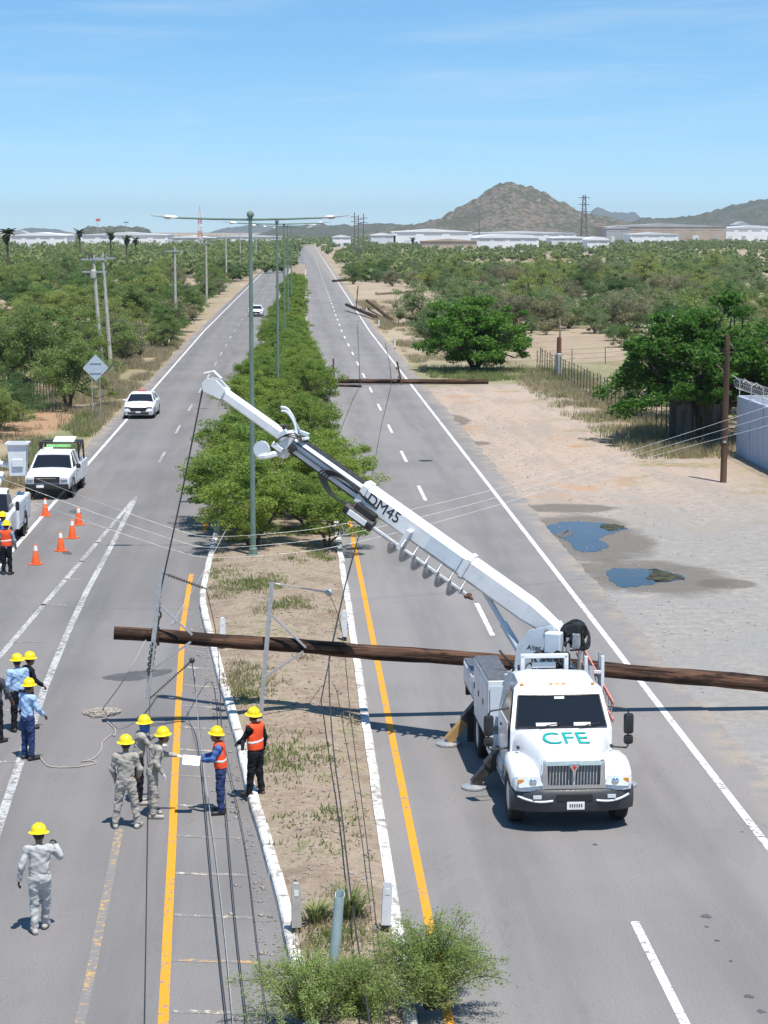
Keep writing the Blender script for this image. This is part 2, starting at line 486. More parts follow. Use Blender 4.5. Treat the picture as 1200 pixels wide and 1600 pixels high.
# ---- ground sheet
def ground_material():
    m, nt, b, out = new_mat('desert_ground'); g = NT(nt)
    p = g.pos(); X, Y, Z = g.sep(p)
    n1 = g.noise(p, .035, 4, .6); n2 = g.noise(p, .22, 5, .65); n3 = g.noise(p, 2.5, 4, .7); n4 = g.noise(p, 14, 3, .75)
    c = g.mix(g.ramp(n2, .35, .66), (.30, .225, .155), (.43, .34, .245))
    c = g.mix(g.ramp(n1, .45, .62, 0, .6), c, (.47, .385, .285))
    gr = g.math('MULTIPLY', g.ramp(n2, .50, .60), g.ramp(n3, .38, .6))
    c = g.mix(g.math('MULTIPLY', gr, .62), c, (.17, .165, .075))
    # sandy lot on the right: pale, warm
    wob = g.math('MULTIPLY', g.math('SUBTRACT', n2, .5), 9.0)
    xs = g.math('ADD', X, wob); ys = g.math('ADD', Y, g.math('MULTIPLY', wob, 3.0))
    lot = g.math('MULTIPLY', g.math('MULTIPLY', g.ramp(xs, 8.0, 9.8), g.ramp(xs, 19.0, 23.5, 1, 0)), g.ramp(ys, 150, 172, 1, 0))
    sand = g.mix(g.ramp(n3, .3, .7), (.395, .30, .235), (.50, .40, .325))
    sand = g.mix(g.ramp(g.noise(g.scaled(p, (.5, .08, 1)), 1.0, 5, .65), .42, .62, 0, .55), sand, (.30, .265, .225))
    sand = g.mix(g.ramp(n2, .55, .68, 0, .75), sand, (.46, .26, .14))
    c = g.mix(lot, c, sand)
    gl = g.math('MULTIPLY', g.math('MULTIPLY', g.ramp(n2, .53, .6), g.ramp(xs, 15.5, 18.5)), g.ramp(n3, .42, .55))
    c = g.mix(g.math('MULTIPLY', gl, g.math('MULTIPLY', lot, .75)), c, (.16, .19, .07))
    # grey compacted gravel apron nearer the camera
    gv = g.math('MULTIPLY', g.ramp(X, 8.0, 9.0), g.ramp(ys, 74, 100, 1, 0))
    grav = g.mix(g.ramp(n3, .3, .72), (.265, .25, .23), (.36, .34, .31))
    grav = g.mix(g.ramp(n2, .42, .62, 0, .7), grav, (.28, .275, .27))
    grav = g.mix(g.ramp(n2, .62, .74, 0, .7), grav, (.47, .39, .29))
    c = g.mix(gv, c, grav)
    # strip of green weeds behind the lot, along the road
    gw = g.math('MULTIPLY', g.math('MULTIPLY', g.ramp(ys, 150, 162), g.ramp(ys, 172, 190, 1, 0)), g.ramp(n3, .3, .55))
    c = g.mix(g.math('MULTIPLY', gw, .7), c, (.17, .20, .075))
    # left verge: dry weeds, one orange earth patch, one green patch
    lv = g.math('MULTIPLY', g.ramp(X, -10.9, -12.0), g.ramp(X, -22, -17))
    c = g.mix(g.math('MULTIPLY', lv, g.ramp(n3, .35, .62, 0, .8)), c, (.30, .25, .15))
    def blob(cx, cy, rx, ry):
        dx = g.math('DIVIDE', g.math('SUBTRACT', X, cx), rx); dy = g.math('DIVIDE', g.math('SUBTRACT', Y, cy), ry)
        d = g.math('ADD', g.math('MULTIPLY', dx, dx), g.math('MULTIPLY', dy, dy))
        d = g.math('ADD', d, g.math('MULTIPLY', g.math('SUBTRACT', n2, .5), 2.4))
        return g.ramp(d, .55, 1.15, 1, 0)
    c = g.mix(g.math('MULTIPLY', blob(-15.2, 124, 2.0, 10), .8), c, (.42, .24, .14))
    c = g.mix(g.math('MULTIPLY', blob(-12.9, 112, 1.5, 12), g.ramp(n3, .3, .6, .2, .8)), c, (.15, .20, .075))
    w1, w2, w3, w4 = ground_at(915, 838), ground_at(1010, 902), ground_at(880, 793), ground_at(706, 656)
    for q, rx_, ry_ in ((w1, 2.5, 7.0), (w2, 2.6, 4.2), (w3, 2.2, 1.6), (w4, 1.1, 4.5), (ground_at(740, 692), .9, 1.2), (ground_at(1130, 911), 1.0, .9)):
        c = g.mix(g.math('MULTIPLY', blob(q.x, q.y, rx_, ry_), .72), c, (.12, .105, .088))
    # grit
    c = g.mix(g.ramp(n4, .35, .75, 0, .32), c, (.16, .13, .10))
    c = g.mix(g.ramp(n4, .66, .82, 0, .5), c, (.62, .57, .5))
    g.L(c, b.inputs['Base Color']); b.inputs['Roughness'].default_value = .95
    b.inputs['Specular IOR Level'].default_value = .15
    g.L(g.bump(g.math('ADD', n4, g.math('MULTIPLY', n3, 1.5)), .6, .03), b.inputs['Normal'])
    return m
gm = MB()
gm.add([(-4700, -80, -.02), (4700, -80, -.02), (4700, 12500, -.02), (-4700, 12500, -.02)], [(0, 1, 2, 3)])
struct(gm.build('ground', ground_material()))

# ---- the two carriageways
ASPH_L = asphalt('aged_asphalt', (.205, .195, .19), (.235, .21, .20))
ASPH_R = asphalt('aged_asphalt_lighter', (.235, .222, .215), (.255, .235, .225))
ys_far = [15 + 3 * i for i in range(60)] + [200 + 20 * i for i in range(75)]
def ribbon(name, xl, xr, m, z, ylist, jag=0.0, parent=None):
    mb = MB(); V = []; F = []
    for i, y in enumerate(ylist):
        j1 = jag * (noise.noise((y * .35, 3.3, 1)) + .5 * noise.noise((y * 1.7, 1.3, 9))) if jag else 0
        a = xl(y) if callable(xl) else xl
        b_ = xr(y) if callable(xr) else xr
        V += [(a + bend(y) - (j1 if xl_jag else 0), y, z), (b_ + bend(y) + (0 if xl_jag else j1), y, z)]
        if i: F.append((2 * i - 2, 2 * i - 1, 2 * i + 1, 2 * i))
    return mb.add(V, F).build(name, m, parent)
ys_fine = [15 + .5 * i for i in range(370)] + [200 + 20 * i for i in range(75)]
xl_jag = True
left_road = struct(ribbon('road', -11.1, .9, ASPH_L, 0, ys_fine, .16))
left_road['label'] = 'left carriageway of worn grey asphalt'
xl_jag = False
right_road = struct(ribbon('road', .9, 9.95, ASPH_R, 0, ys_fine, .18))
right_road['label'] = 'right carriageway of worn grey asphalt'
left_road['category'] = 'road'; right_road['category'] = 'road'

# ---- painted markings
P_WHITE = paint('white_road_paint', (.76, .75, .72), .45)
P_WORN = paint('worn_white_road_paint', (.52, .51, .50), .62)
P_YEL = paint('yellow_road_paint', (.76, .33, .02), .38)
P_YEL_W = paint('worn_yellow_road_paint', (.55, .34, .13), .85)
P_CREAM = paint('faded_cream_road_paint', (.66, .56, .42), .85)
def stripe(name, pts, w, m, parent, z=.005):
    pts = [Vector((p[0], p[1], 0)) for p in pts]
    V = []; F = []
    for i, p in enumerate(pts):
        t = (pts[min(i + 1, len(pts) - 1)] - pts[max(i - 1, 0)]).normalized()
        n = Vector((-t.y, t.x, 0)) * w / 2
        V += [p + n + Vector((0, 0, z)), p - n + Vector((0, 0, z))]
        if i: F.append((2 * i - 2, 2 * i - 1, 2 * i + 1, 2 * i))
    return MB().add(V, F).build(name, m, parent)
stripe('edge_line', [(8.9 + bend(y), y) for y in ys_far], .17, P_WHITE, right_road)
stripe('edge_line', [(-10.2 + bend(y), y) for y in ys_far if y > 55], .16, P_WHITE, left_road)
stripe('yellow_line', [(2.23 + bend(y), y) for y in ys_far if y < 96], .155, P_YEL, right_road)
stripe('yellow_line', [(2.23 + bend(y), y) for y in ys_far if y > 140], .15, P_YEL_W, right_road)
y0 = ground_at(985, 1440).y
dash_me = MB().add([(-.075, -5.2, 0), (.075, -5.2, 0), (.075, 0, 0), (-.075, 0, 0)], [(0, 1, 2, 3)]).mesh('lane_dash', P_WHITE)
dash_worn = MB().add([(-.07, -5.0, 0), (.07, -5.0, 0), (.07, 0, 0), (-.07, 0, 0)], [(0, 1, 2, 3)]).mesh('lane_dash_worn', P_WORN)
for k in range(58):
    y = y0 + 15 * k
    link('lane_dash', dash_me, right_road, (5.68 + bend(y), y, .005), -.0062 if y > 240 else 0)
for k in range(34):
    y = 108.5 + 15 * k
    link('lane_dash', dash_worn, left_road, (-6.72 + bend(y), y, .005), -.0062 if y > 240 else 0)
def gp(pts): return [ground_at(*p) for p in pts]
stripe('lane_line', gp([(213, 776), (150, 850), (77, 935), (0, 1025), (-150, 1200)]), .17, P_WORN, left_road)
stripe('lane_line', gp([(211, 780), (172, 857), (135, 925), (105, 990), (70, 1075), (35, 1180), (0, 1285), (-70, 1500)]), .19, P_WORN, left_road, .006)
for u0, u1, v in [(178, 168, 826), (165, 148, 848), (146, 120, 877), (125, 96, 905), (104, 60, 945), (70, 22, 1003), (50, 0, 1055), (30, -30, 1110), (32, -40, 1190), (5, -60, 1235)]:
    stripe('hatch_bar', gp([(u0, v), (u1, v)]), .16, P_CREAM, left_road, .005)
yl_pts = gp([(324, 812), (312, 850), (299, 897), (286, 975), (281, 1061), (278, 1118), (273, 1219), (269, 1320), (262, 1450), (255, 1600), (248, 1750)])
stripe('yellow_line', yl_pts[2:], .155, P_YEL, left_road)
stripe('yellow_line', [yl_pts[0], (yl_pts[0] + yl_pts[1]) / 2], .18, P_YEL, left_road)
stripe('yellow_line', gp([(187, 1295), (172, 1370), (156, 1450), (140, 1530), (122, 1610), (100, 1700)]), .15, P_YEL_W, left_road)
for v, u0, u1 in [(1016, 290, 320), (1042, 288, 326), (1070, 286, 333), (1102, 284, 340), (1136, 282, 342), (1171, 281, 350), (1212, 280, 358), (1258, 278, 366), (1306, 276, 378), (1364, 274, 385), (1430, 272, 395), (1500, 270, 405), (1580, 268, 420)]:
    stripe('hatch_bar', gp([(u0, v), (u1, v + 4)]), .13, P_CREAM if v % 3 else P_YEL_W, left_road)

# ---- raised median: kerb stones and soil
kerb_px = [(309, 943), (318, 981), (330, 1030), (341, 1073), (355, 1119), (370, 1176), (384, 1248), (404, 1310), (432, 1419), (447, 1494), (467, 1572), (500, 1720)]
kl = gp(kerb_px)
kl_far = [Vector((kl[0].x + .12, 60.0, 0)), Vector((-3.0, 64, 0))] + [Vector((-3.05 + bend(y), y, 0)) for y in range(68, 900, 8)]
left_line = list(reversed(kl)) + [p for p in kl_far if p.y > kl[0].y + .4]
def x_on(line, y):
    for a, b_ in zip(line, line[1:]):
        if a.y <= y <= b_.y:
            return a.x + (b_.x - a.x) * (y - a.y) / max(1e-6, b_.y - a.y)
    return line[0].x if y < line[0].y else line[-1].x
KERB_W, KERB_H = .22, .16
lx = lambda y: x_on(left_line, y)
rx = lambda y: 1.78 + bend(y)
def kerb_material():
    m, nt, b, out = new_mat('whitewashed_kerb'); g = NT(nt); p = g.pos()
    f = g.math('ADD', g.math('MULTIPLY', g.noise(p, 5, 6, .75), .7), g.math('MULTIPLY', g.noise(p, .6, 3), .3))
    c = g.mix(g.ramp(f, .41, .53), (.30, .27, .235), (.66, .65, .62))
    c = g.mix(g.ramp(g.noise(p, 16, 4, .7), .6, .75, 0, .5), c, (.2, .17, .14))
    g.L(c, b.inputs['Base Color']); b.inputs['Roughness'].default_value = .9
    g.L(g.bump(g.noise(p, 9, 4, .7), .5, .02), b.inputs['Normal'])
    return m
KERB = kerb_material()
median = struct(link('median', None))
median['category'] = 'median strip'; median['label'] = 'raised strip of dry soil between the two carriageways'
def kerb_row(fx, side):
    y = 18.0
    while y < 620:
        L_ = 1.5 if y < 120 else (6 if y < 300 else 20)
        a, b_ = y + .012, y + L_ - .012
        xa, xb = fx(a), fx(b_)
        j = rng.uniform(-.012, .012); hz = KERB_H + rng.uniform(-.012, .012)
        s_ = side
        prof = lambda x, yy: [(x + j, yy, -.03), (x + j + s_ * .02, yy, hz - .03), (x + j + s_ * .05, yy, hz), (x + j + s_ * KERB_W, yy, hz), (x + j + s_ * KERB_W, yy, -.03)]
        MB().loft([prof(xa, a), prof(xb, b_)]).build('kerb_stone', KERB, median)
        y += L_
kerb_row(lx, 1)
kerb_row(rx, -1)
def soil_material():
    m, nt, b, out = new_mat('dry_median_soil'); g = NT(nt); p = g.pos()
    n2 = g.noise(p, .55, 5, .65); n3 = g.noise(p, 3.2, 5, .7); n4 = g.noise(p, 17, 3, .75)
    c = g.mix(g.ramp(n2, .35, .65), (.26, .195, .145), (.40, .315, .24))
    c = g.mix(g.ramp(n3, .45, .7, 0, .6), c, (.45, .385, .30))
    c = g.mix(g.math('MULTIPLY', g.ramp(n2, .52, .6), g.ramp(n3, .42, .6, 0, .8)), c, (.17, .175, .075))
    c = g.mix(g.ramp(n4, .3, .7, 0, .35), c, (.11, .085, .06))
    c = g.mix(g.ramp(n4, .66, .78, 0, .6), c, (.6, .55, .48))
    g.L(c, b.inputs['Base Color']); b.inputs['Roughness'].default_value = .95
    b.inputs['Specular IOR Level'].default_value = .15
    g.L(g.bump(g.math('ADD', n4, n3), .7, .03), b.inputs['Normal'])
    return m
SOIL = soil_material()
def soil_z(x, y):
    a, b_ = lx(y) + KERB_W, rx(y) - KERB_W
    t = max(0, min(1, (x - a) / max(.01, b_ - a)))
    return KERB_H - .04 + .14 * math.sin(PI * t) + .03 * noise.noise((x * .9, y * .6, 0))
NX = 14
V = []; F = []
ylist = [18 + .8 * i for i in range(130)] + [122 + 10 * i for i in range(60)]
for i, y in enumerate(ylist):
    a, b_ = lx(y) + KERB_W - .03, rx(y) - KERB_W + .03
    for k in range(NX + 1):
        x = a + (b_ - a) * k / NX
        V.append((x, y, soil_z(x, y)))
    if i:
        for k in range(NX):
            q = (i - 1) * (NX + 1) + k
            F.append((q, q + 1, q + NX + 2, q + NX + 1))
MB().add(V, F).build('soil', SOIL, median, smooth=True)

# ---- puddles, damp stains and the manhole
def blob_sheet(name, px, z, m, parent=None, jag=.04, sub=7, up=True):
    base = [ground_at(*p) for p in px]; n = len(base); pts = []
    for i in range(n):
        p0, p1, p2, p3 = base[i - 1], base[i], base[(i + 1) % n], base[(i + 2) % n]
        for s_ in range(sub):
            t = s_ / sub
            q = .5 * ((2 * p1) + (p2 - p0) * t + (2 * p0 - 5 * p1 + 4 * p2 - p3) * t * t + (3 * p1 - p0 - 3 * p2 + p3) * t ** 3)
            pts.append(Vector((q.x + jag * rng.uniform(-1, 1), q.y + jag * 3 * rng.uniform(-1, 1), z)))
    return MB().add(pts, [tuple(range(len(pts)))]).build(name, m, parent)
def water_material():
    m, nt, b, out = new_mat('still_muddy_water'); g = NT(nt); p = g.pos()
    g.L(g.mix(g.noise(p, .8, 3), (.012, .014, .012), (.05, .042, .028)), b.inputs['Base Color'])
    b.inputs['Roughness'].default_value = .03; b.inputs['IOR'].default_value = 1.33
    b.inputs['Specular IOR Level'].default_value = .8
    g.L(g.bump(g.noise(p, 1.5, 2), .012, .02), b.inputs['Normal'])
    return m
WATER = water_material()
DAMP = mat('damp_dark_gravel', (.13, .115, .095), .55, var=.25, scale=.8, bump=.3)
DAMP_ASPH = mat('damp_dark_asphalt', (.095, .092, .09), .7, var=.2, scale=1.5)
pud = [blob_sheet('puddle', [(853, 823), (885, 815), (925, 815), (978, 823), (958, 832), (938, 842), (952, 853), (930, 861), (900, 859), (888, 846), (868, 836)], -.011, WATER, None, .07),
       blob_sheet('puddle', [(948, 891), (985, 887), (1030, 890), (1068, 903), (1020, 912), (965, 915)], -.011, WATER, None, .07)]
for o in pud: struct(o)
PATCH_DARK = mat('dark_green_brown', (.05, .048, .026), .75, var=.6, scale=2.5, bump=.6, bscale=6, spec=.2)  # dark green-brown tone for patches laid over the puddles
blob_sheet('dark_patch', [(938, 820), (952, 818), (977, 823), (960, 828), (946, 827)], -.006, PATCH_DARK, pud[0], .09)
blob_sheet('dark_patch', [(872, 832), (888, 829), (893, 835), (880, 839)], -.006, DAMP, pud[0], .07)
blob_sheet('dark_patch', [(1018, 895), (1034, 892), (1066, 903), (1030, 908), (1012, 903)], -.006, PATCH_DARK, pud[1], .09)
blob_sheet('stain', [(160, 1059), (185, 1053), (225, 1048), (265, 1046), (262, 1052), (225, 1061), (190, 1064)], .0045, DAMP_ASPH, left_road, .02)
for u, v, r in [(1103, 1432, 9), (1104, 1448, 4), (1170, 1557, 8), (1190, 1581, 8), (1120, 1470, 4), (1142, 1502, 2.5), (930, 1320, 4), (1160, 1300, 2), (350, 660, 8), (118, 800, 10), (105, 864, 8)]:
    par = right_road if u > 600 else left_road
    blob_sheet('stain', [(u - r, v), (u - r * .2, v - r * .4), (u + r, v + r * .1), (u + r * .3, v + r * .35)], .0045, DAMP_ASPH, par, .01)
mh = ground_at(665, 720)
MB().lathe([(.36, 0), (.36, .008), (.30, .008), (.30, .012), (.0, .012)], (mh.x, mh.y, .004), 20).build('manhole_cover', DARKSTEEL, right_road)

# ---- hills on the horizon
def hill_material(name, rock, rock2, veg, sc):
    m, nt, b, out = new_mat(name); g = NT(nt); p = g.pos()
    n1 = g.noise(p, sc, 5, .65); n2 = g.noise(p, sc * 9, 4, .7); n3 = g.noise(p, sc * 28, 2, .7)
    c = g.mix(g.ramp(n1, .35, .65), rock, rock2)
    vg = g.math('ADD', g.math('MULTIPLY', n2, .6), g.math('MULTIPLY', n1, .4))
    c = g.mix(g.ramp(vg, .44, .52, 0, .85), c, veg)
    c = g.mix(g.ramp(n3, .52, .62, 0, .7), c, veg)
    g.L(c, b.inputs['Base Color']); b.inputs['Roughness'].default_value = 1.0
    b.inputs['Specular IOR Level'].default_value = 0
    return m
H_MAIN = hill_material('rocky_hill', (.20, .155, .125), (.28, .22, .185), (.055, .068, .035), .012)
H_LOW = hill_material('scrub_hill', (.13, .12, .10), (.19, .16, .14), (.05, .07, .04), .012)
def hill(label, px, Y, depth, m, seed, gul=.22, step=9.0):
    pts = [at_depth(u, v, Y) for u, v in px]
    X0, X1 = pts[0].x, pts[-1].x
    nx = max(20, int((X1 - X0) / step)); ny = 46
    V = []; F = []
    def prof(x):
        for a, b_ in zip(pts, pts[1:]):
            if a.x <= x <= b_.x: return a.z + (b_.z - a.z) * (x - a.x) / (b_.x - a.x)
        return 0
    for j in range(ny + 1):
        t = -1 + 2 * j / ny
        for i in range(nx + 1):
            x = X0 + (X1 - X0) * i / nx
            y = Y + t * depth
            q = Vector((x * .012 + seed, y * .008, seed))
            e = max(0, min(1, i / nx * 8, (nx - i) / nx * 8))
            xs = x + 7 * noise.noise(q * .7)
            base = max(0, prof(xs if 0 < i < nx else x))
            fall = (1 - abs(t)) ** 1.05
            gl = noise.turbulence(q * 1.6, 4, True) * gul * base * min(1, abs(t) * 3.5 + .12)
            z = base * fall - gl * fall + 5.0 * noise.noise(q * 9) * fall * e + 2.6 * noise.noise(q * 24) * fall * e + 1.5 * noise.noise(q * 55) * fall * e
            V.append((x, y, max(z * e if e < 1 else z, -2) if 0 < j < ny else -3))
    for j in range(ny):
        for i in range(nx):
            a = j * (nx + 1) + i
            F.append((a, a + 1, a + nx + 2, a + nx + 1))
    me = np_mesh('hill', np.array(V), np.array(F), m)
    me.polygons.foreach_set('use_smooth', [True] * len(me.polygons))
    o = struct(link('hill', me)); o['label'] = label; o['category'] = 'hill'
hill('pointed rocky hill rising behind the white warehouses', [(540, 362), (610, 357), (655, 350), (690, 339), (720, 323), (755, 301), (780, 286), (795, 282), (812, 290), (830, 291), (850, 300), (875, 314), (900, 328), (935, 336), (975, 344), (1010, 352), (1060, 362)], 3600, 420, H_MAIN, 3.3, .30, 5)
hill('long low scrub ridge left of the pointed hill', [(380, 366), (420, 358), (440, 352), (470, 352), (500, 351), (540, 352), (590, 348), (630, 352), (680, 350), (760, 358), (800, 366)], 4200, 500, H_LOW, 9.1, .14, 8)
hill('broad scrub covered hill at the right edge', [(930, 362), (960, 345), (1000, 341), (1040, 340), (1085, 337), (1110, 331), (1140, 321), (1170, 314), (1200, 309), (1260, 296), (1330, 312), (1420, 350), (1500, 364)], 4600, 600, H_LOW, 5.7, .16, 8)
hill('low dark flat topped hill behind the left warehouse', [(112, 366), (128, 358), (142, 354), (170, 354), (200, 354), (222, 356), (236, 362), (250, 367)], 3000, 200, H_LOW, 7.9, .12, 4)
hill('faint blue hill far off at the left edge', [(10, 366), (35, 358), (48, 355), (62, 357), (85, 358), (100, 362), (120, 366)], 11000, 500, H_LOW, 2.2, .1, 16)
hill('faint blue peak far off right of the pointed hill', [(905, 362), (922, 330), (935, 323), (950, 330), (980, 333), (990, 330), (1000, 340), (1030, 362)], 11500, 500, H_LOW, 4.4, .1, 16)
hill('faint blue rise far off behind the lamp posts', [(318, 366), (350, 357), (385, 352), (400, 350), (430, 357), (470, 366)], 11000, 500, H_LOW, 6.4, .1, 16)

# ---- air: thin haze over the whole place
hz = bpy.data.materials.new('thin_haze'); hz.use_nodes = True
hz.node_tree.nodes.clear()
ho = hz.node_tree.nodes.new('ShaderNodeOutputMaterial')
pv = hz.node_tree.nodes.new('ShaderNodeVolumePrincipled')
pv.inputs['Color'].default_value = (.80, .89, 1, 1)
pv.inputs['Density'].default_value = HAZE_D = 6.5e-5
pv.inputs['Anisotropy'].default_value = .2
hz.node_tree.links.new(pv.outputs[0], ho.inputs['Volume'])
hb = MB().box((0, 6250, 73), (9600, 12800, 154)).build('haze', hz)
struct(hb, 'stuff')
# ================================================================ VEGETATION
F_MESQ = foliage('mesquite_leaves', (.09, .15, .042), (.215, .30, .092), (.28, .27, .12), .42)
F_GREY = foliage('grey_green_desert_leaves', (.10, .165, .060), (.22, .30, .125), (.30, .27, .15), .42)
F_MED = foliage('bright_median_leaves', (.10, .175, .028), (.25, .35, .075), (.35, .26, .09), .42)
F_DARK = foliage('deep_green_leaves', (.042, .115, .016), (.115, .25, .035), None, .36)
F_FORE = foliage('fine_palo_verde_leaves', (.18, .25, .065), (.36, .44, .15), (.40, .38, .18), .45)
F_PALM = foliage('palm_fronds', (.03, .05, .018), (.07, .095, .035), (.12, .09, .05))
F_DRY = foliage('dry_grass_blades', (.30, .25, .15), (.46, .39, .25), (.24, .24, .11), .3)
F_GRASS = foliage('green_grass_blades', (.15, .19, .06), (.28, .32, .12), (.36, .32, .17), .3)

def leaf_quads(cen, rad_, n, leaf, rs, flat=.6, slim=.42):
    """n leaves around each clump centre -> verts, quads"""
    cen = np.asarray(cen); k = len(cen)
    d = rs.normal(size=(k, n, 3)); d /= np.linalg.norm(d, axis=2, keepdims=True) + 1e-9
    r = np.asarray(rad_).reshape(-1, 1, 1) * rs.random((k, n, 1)) ** .45
    p = cen[:, None, :] + d * r * np.array([1, 1, flat])
    p = p.reshape(-1, 3); N = len(p)
    a = rs.normal(size=(N, 3)); a[:, 2] *= .6; a /= np.linalg.norm(a, axis=1, keepdims=True)
    u = rs.normal(size=(N, 3)) * .6; u[:, 2] += .8
    b = np.cross(a, u); b /= np.linalg.norm(b, axis=1, keepdims=True) + 1e-9
    s = leaf * (.55 + .9 * rs.random((N, 1)))
    V = np.stack([p - a * s, p + b * s * slim, p + a * s, p - b * s * slim], 1).reshape(-1, 3)
    Fq = np.arange(4 * N).reshape(-1, 4)
    return V, Fq

def gen_tree(seed, H, R, clumps, per, leaf, fol, base=.22, stems=3, clump_r=.6, spread=.5, trunk_r=.13, twigs=.5, flat=.55, dome=1.0):
    rs = np.random.RandomState(seed)
    cen = []
    zc, hz_ = H * (1 + base) / 2, H * (1 - base) / 2
    while len(cen) < clumps:
        d = rs.normal(size=3); d /= np.linalg.norm(d)
        f = .62 + .62 * noise.noise(Vector(d * 1.9) + Vector((seed * 3.1, 0, 0))) + .28 * noise.noise(Vector(d * 4.3) + Vector((0, seed, 0)))
        r = rs.random() ** .42 * max(.35, min(1.12, f + .35))
        p = d * r * np.array([R, R, hz_]) + np.array([0, 0, zc])
        rr = math.hypot(p[0], p[1]) / R
        p[2] -= dome * .22 * H * rr * rr
        if p[2] < base * H * .5: continue
        cen.append(p)
    cen = np.array(cen)
    crad = clump_r * (.6 + .8 * rs.random(clumps))
    V, Fq = leaf_quads(cen, crad, per, leaf, rs, flat)
    crown = np_mesh('crown', V, Fq, fol)
    tb = MB(); hubs = []
    for s in range(stems):
        a = 2 * PI * s / stems + rs.random() * 1.2
        sp = spread * R * (.35 + .5 * rs.random())
        h1 = H * (base + .12 + .22 * rs.random())
        pts = [Vector((.06 * math.cos(a), .06 * math.sin(a), -.05))]
        for t in (.35, .7, 1.0):
            pts.append(Vector((sp * t ** 1.3 * math.cos(a + .25 * t), sp * t ** 1.3 * math.sin(a + .25 * t), h1 * t)) + Vector(rs.normal(size=3) * .04 * R * t))
        tb.tube(pts, [trunk_r * q for q in (1.0, .82, .66, .5)], 7)
        hubs.append(pts[-1]); hubs.append(pts[-2])
    order = rs.permutation(clumps)[:int(clumps * twigs)]
    for i in order:
        c = Vector(cen[i])
        h = min(hubs, key=lambda q: (q - c).length)
        m_ = (h + c) / 2 + Vector(rs.normal(size=3) * .08 * R); m_.z -= .02 * R
        tb.tube([h, m_, c], [trunk_r * .42, trunk_r * .26, trunk_r * .10], 4, False)
    trunk = tb.mesh('trunk', BARK, True)
    return trunk, crown
def tree_thing(name, label, cat, meshes, loc, rotz=0, scale=1.0, group=None):
    t = thing(name, label, cat, loc, rotz, group)
    t.scale = (scale,) * 3 if not isinstance(scale, tuple) else scale
    link('trunk', meshes[0], t); link('crown', meshes[1], t)
    return t

MESQ = [gen_tree(11 + i, 5.4, 3.2, 92, 170, .080, F_MESQ, .2, 3 + i % 2, .62, .6, .13, .5, .55, .8) for i in range(4)]
SCRUB = [gen_tree(31 + i, 3.6, 2.5, 68, 150, .072, F_GREY, .10, 4, .52, .7, .08, .6, .6, .5) for i in range(4)]
MEDI = [gen_tree(51 + i, 3.1, 2.2, 80, 230, .055, F_MED, .20, 4, .42, .6, .07, .5, .55, .6) for i in range(4)]
DARKT = [gen_tree(71, 6.4, 5.3, 190, 150, .15, F_DARK, .10, 5, .75, .6, .2, .4, .5, .9),
         gen_tree(73, 7.8, 6.0, 230, 150, .16, F_DARK, .26, 4, .75, .55, .24, .5, .5, .9)]

# ---- trees one can point at
g_ = ground_at(748, 584)
tree_thing('shade_tree', 'wide umbrella shaped bright green tree beside the second fallen pole', 'tree', DARKT[0], (g_.x, g_.y + 3.5, 0), .4, (1.02, .9, .98))
g_ = ground_at(1108, 694)
tree_thing('shade_tree', 'large dark green tree overhanging the pale block wall', 'tree', DARKT[1], (g_.x + .3, g_.y + 1.5, 0), 2.2, (1.0, 1.0, 1.0))
g_ = ground_at(1275, 640)
tree_thing('shade_tree', 'dark green tree cut by the right edge behind the block wall', 'tree', DARKT[1], (g_.x, g_.y, 0), 4.2, .85)
# foreground palo verde: many thin upright twigs with tiny leaflets
def feather_bush(seed, H, R, stems, m):
    rs = np.random.RandomState(seed); tb = MB(); cen = []
    for i in range(stems):
        a = rs.random() * 6.283; r = R * rs.random() ** .6; h = H * (1 - .45 * (r / R) ** 2) * (.5 + .6 * rs.random())
        b0 = Vector((.12 * math.cos(a) * rs.random(), .12 * math.sin(a) * rs.random(), 0))
        tip = Vector((r * math.cos(a), r * math.sin(a), h)); md = b0 * .45 + tip * .55 + Vector((0, 0, .16 * H)) + Vector(rs.normal(size=3) * .05)
        pts = spline0([b0, md, tip + Vector((r * .12 * math.cos(a), r * .12 * math.sin(a), -.02))], 6)
        tb.tube(pts, [.011 - .0075 * k / (len(pts) - 1) for k in range(len(pts))], 4, False)
        for k, p in enumerate(pts):
            if k < 3: continue
            for _ in range(3): cen.append(tuple(p + Vector(rs.normal(size=3) * .055)))
    V, Fq = leaf_quads(np.array(cen), np.full(len(cen), .085), 9, .021, rs, 1.0, .38)
    return tb.mesh('trunk', BARK), np_mesh('crown', V, Fq, m)
def spline0(pts, k):
    out = []
    for i in range(len(pts) - 1):
        p0, p1, p2, p3 = pts[max(i - 1, 0)], pts[i], pts[i + 1], pts[min(i + 2, len(pts) - 1)]
        for s in range(k):
            t_ = s / k
            out.append(.5 * ((2 * p1) + (p2 - p0) * t_ + (2 * p0 - 5 * p1 + 4 * p2 - p3) * t_ * t_ + (3 * p1 - p0 - 3 * p2 + p3) * t_ ** 3))
    return out + [pts[-1]]
FORE = [feather_bush(91, 1.45, 1.05, 125, F_FORE), feather_bush(92, 1.1, 1.15, 62, F_FORE)]
tree_thing('palo_verde_bush', 'feathery green bush in the foreground right of the snapped post', 'bush', FORE[0], (2.0, 29.3, .1), .3, (1.0, .9, 1.0))
tree_thing('palo_verde_bush', 'thin feathery bush at the bottom edge left of the snapped post', 'bush', FORE[1], (.15, 28.9, .1), 1.9, (.95, .9, .95))
tree_thing('palo_verde_bush', 'sparse feathery bush wrapped around the foot of the snapped post', 'bush', FORE[1], (.95, 28.8, .1), .7, (.85, .8, .9))

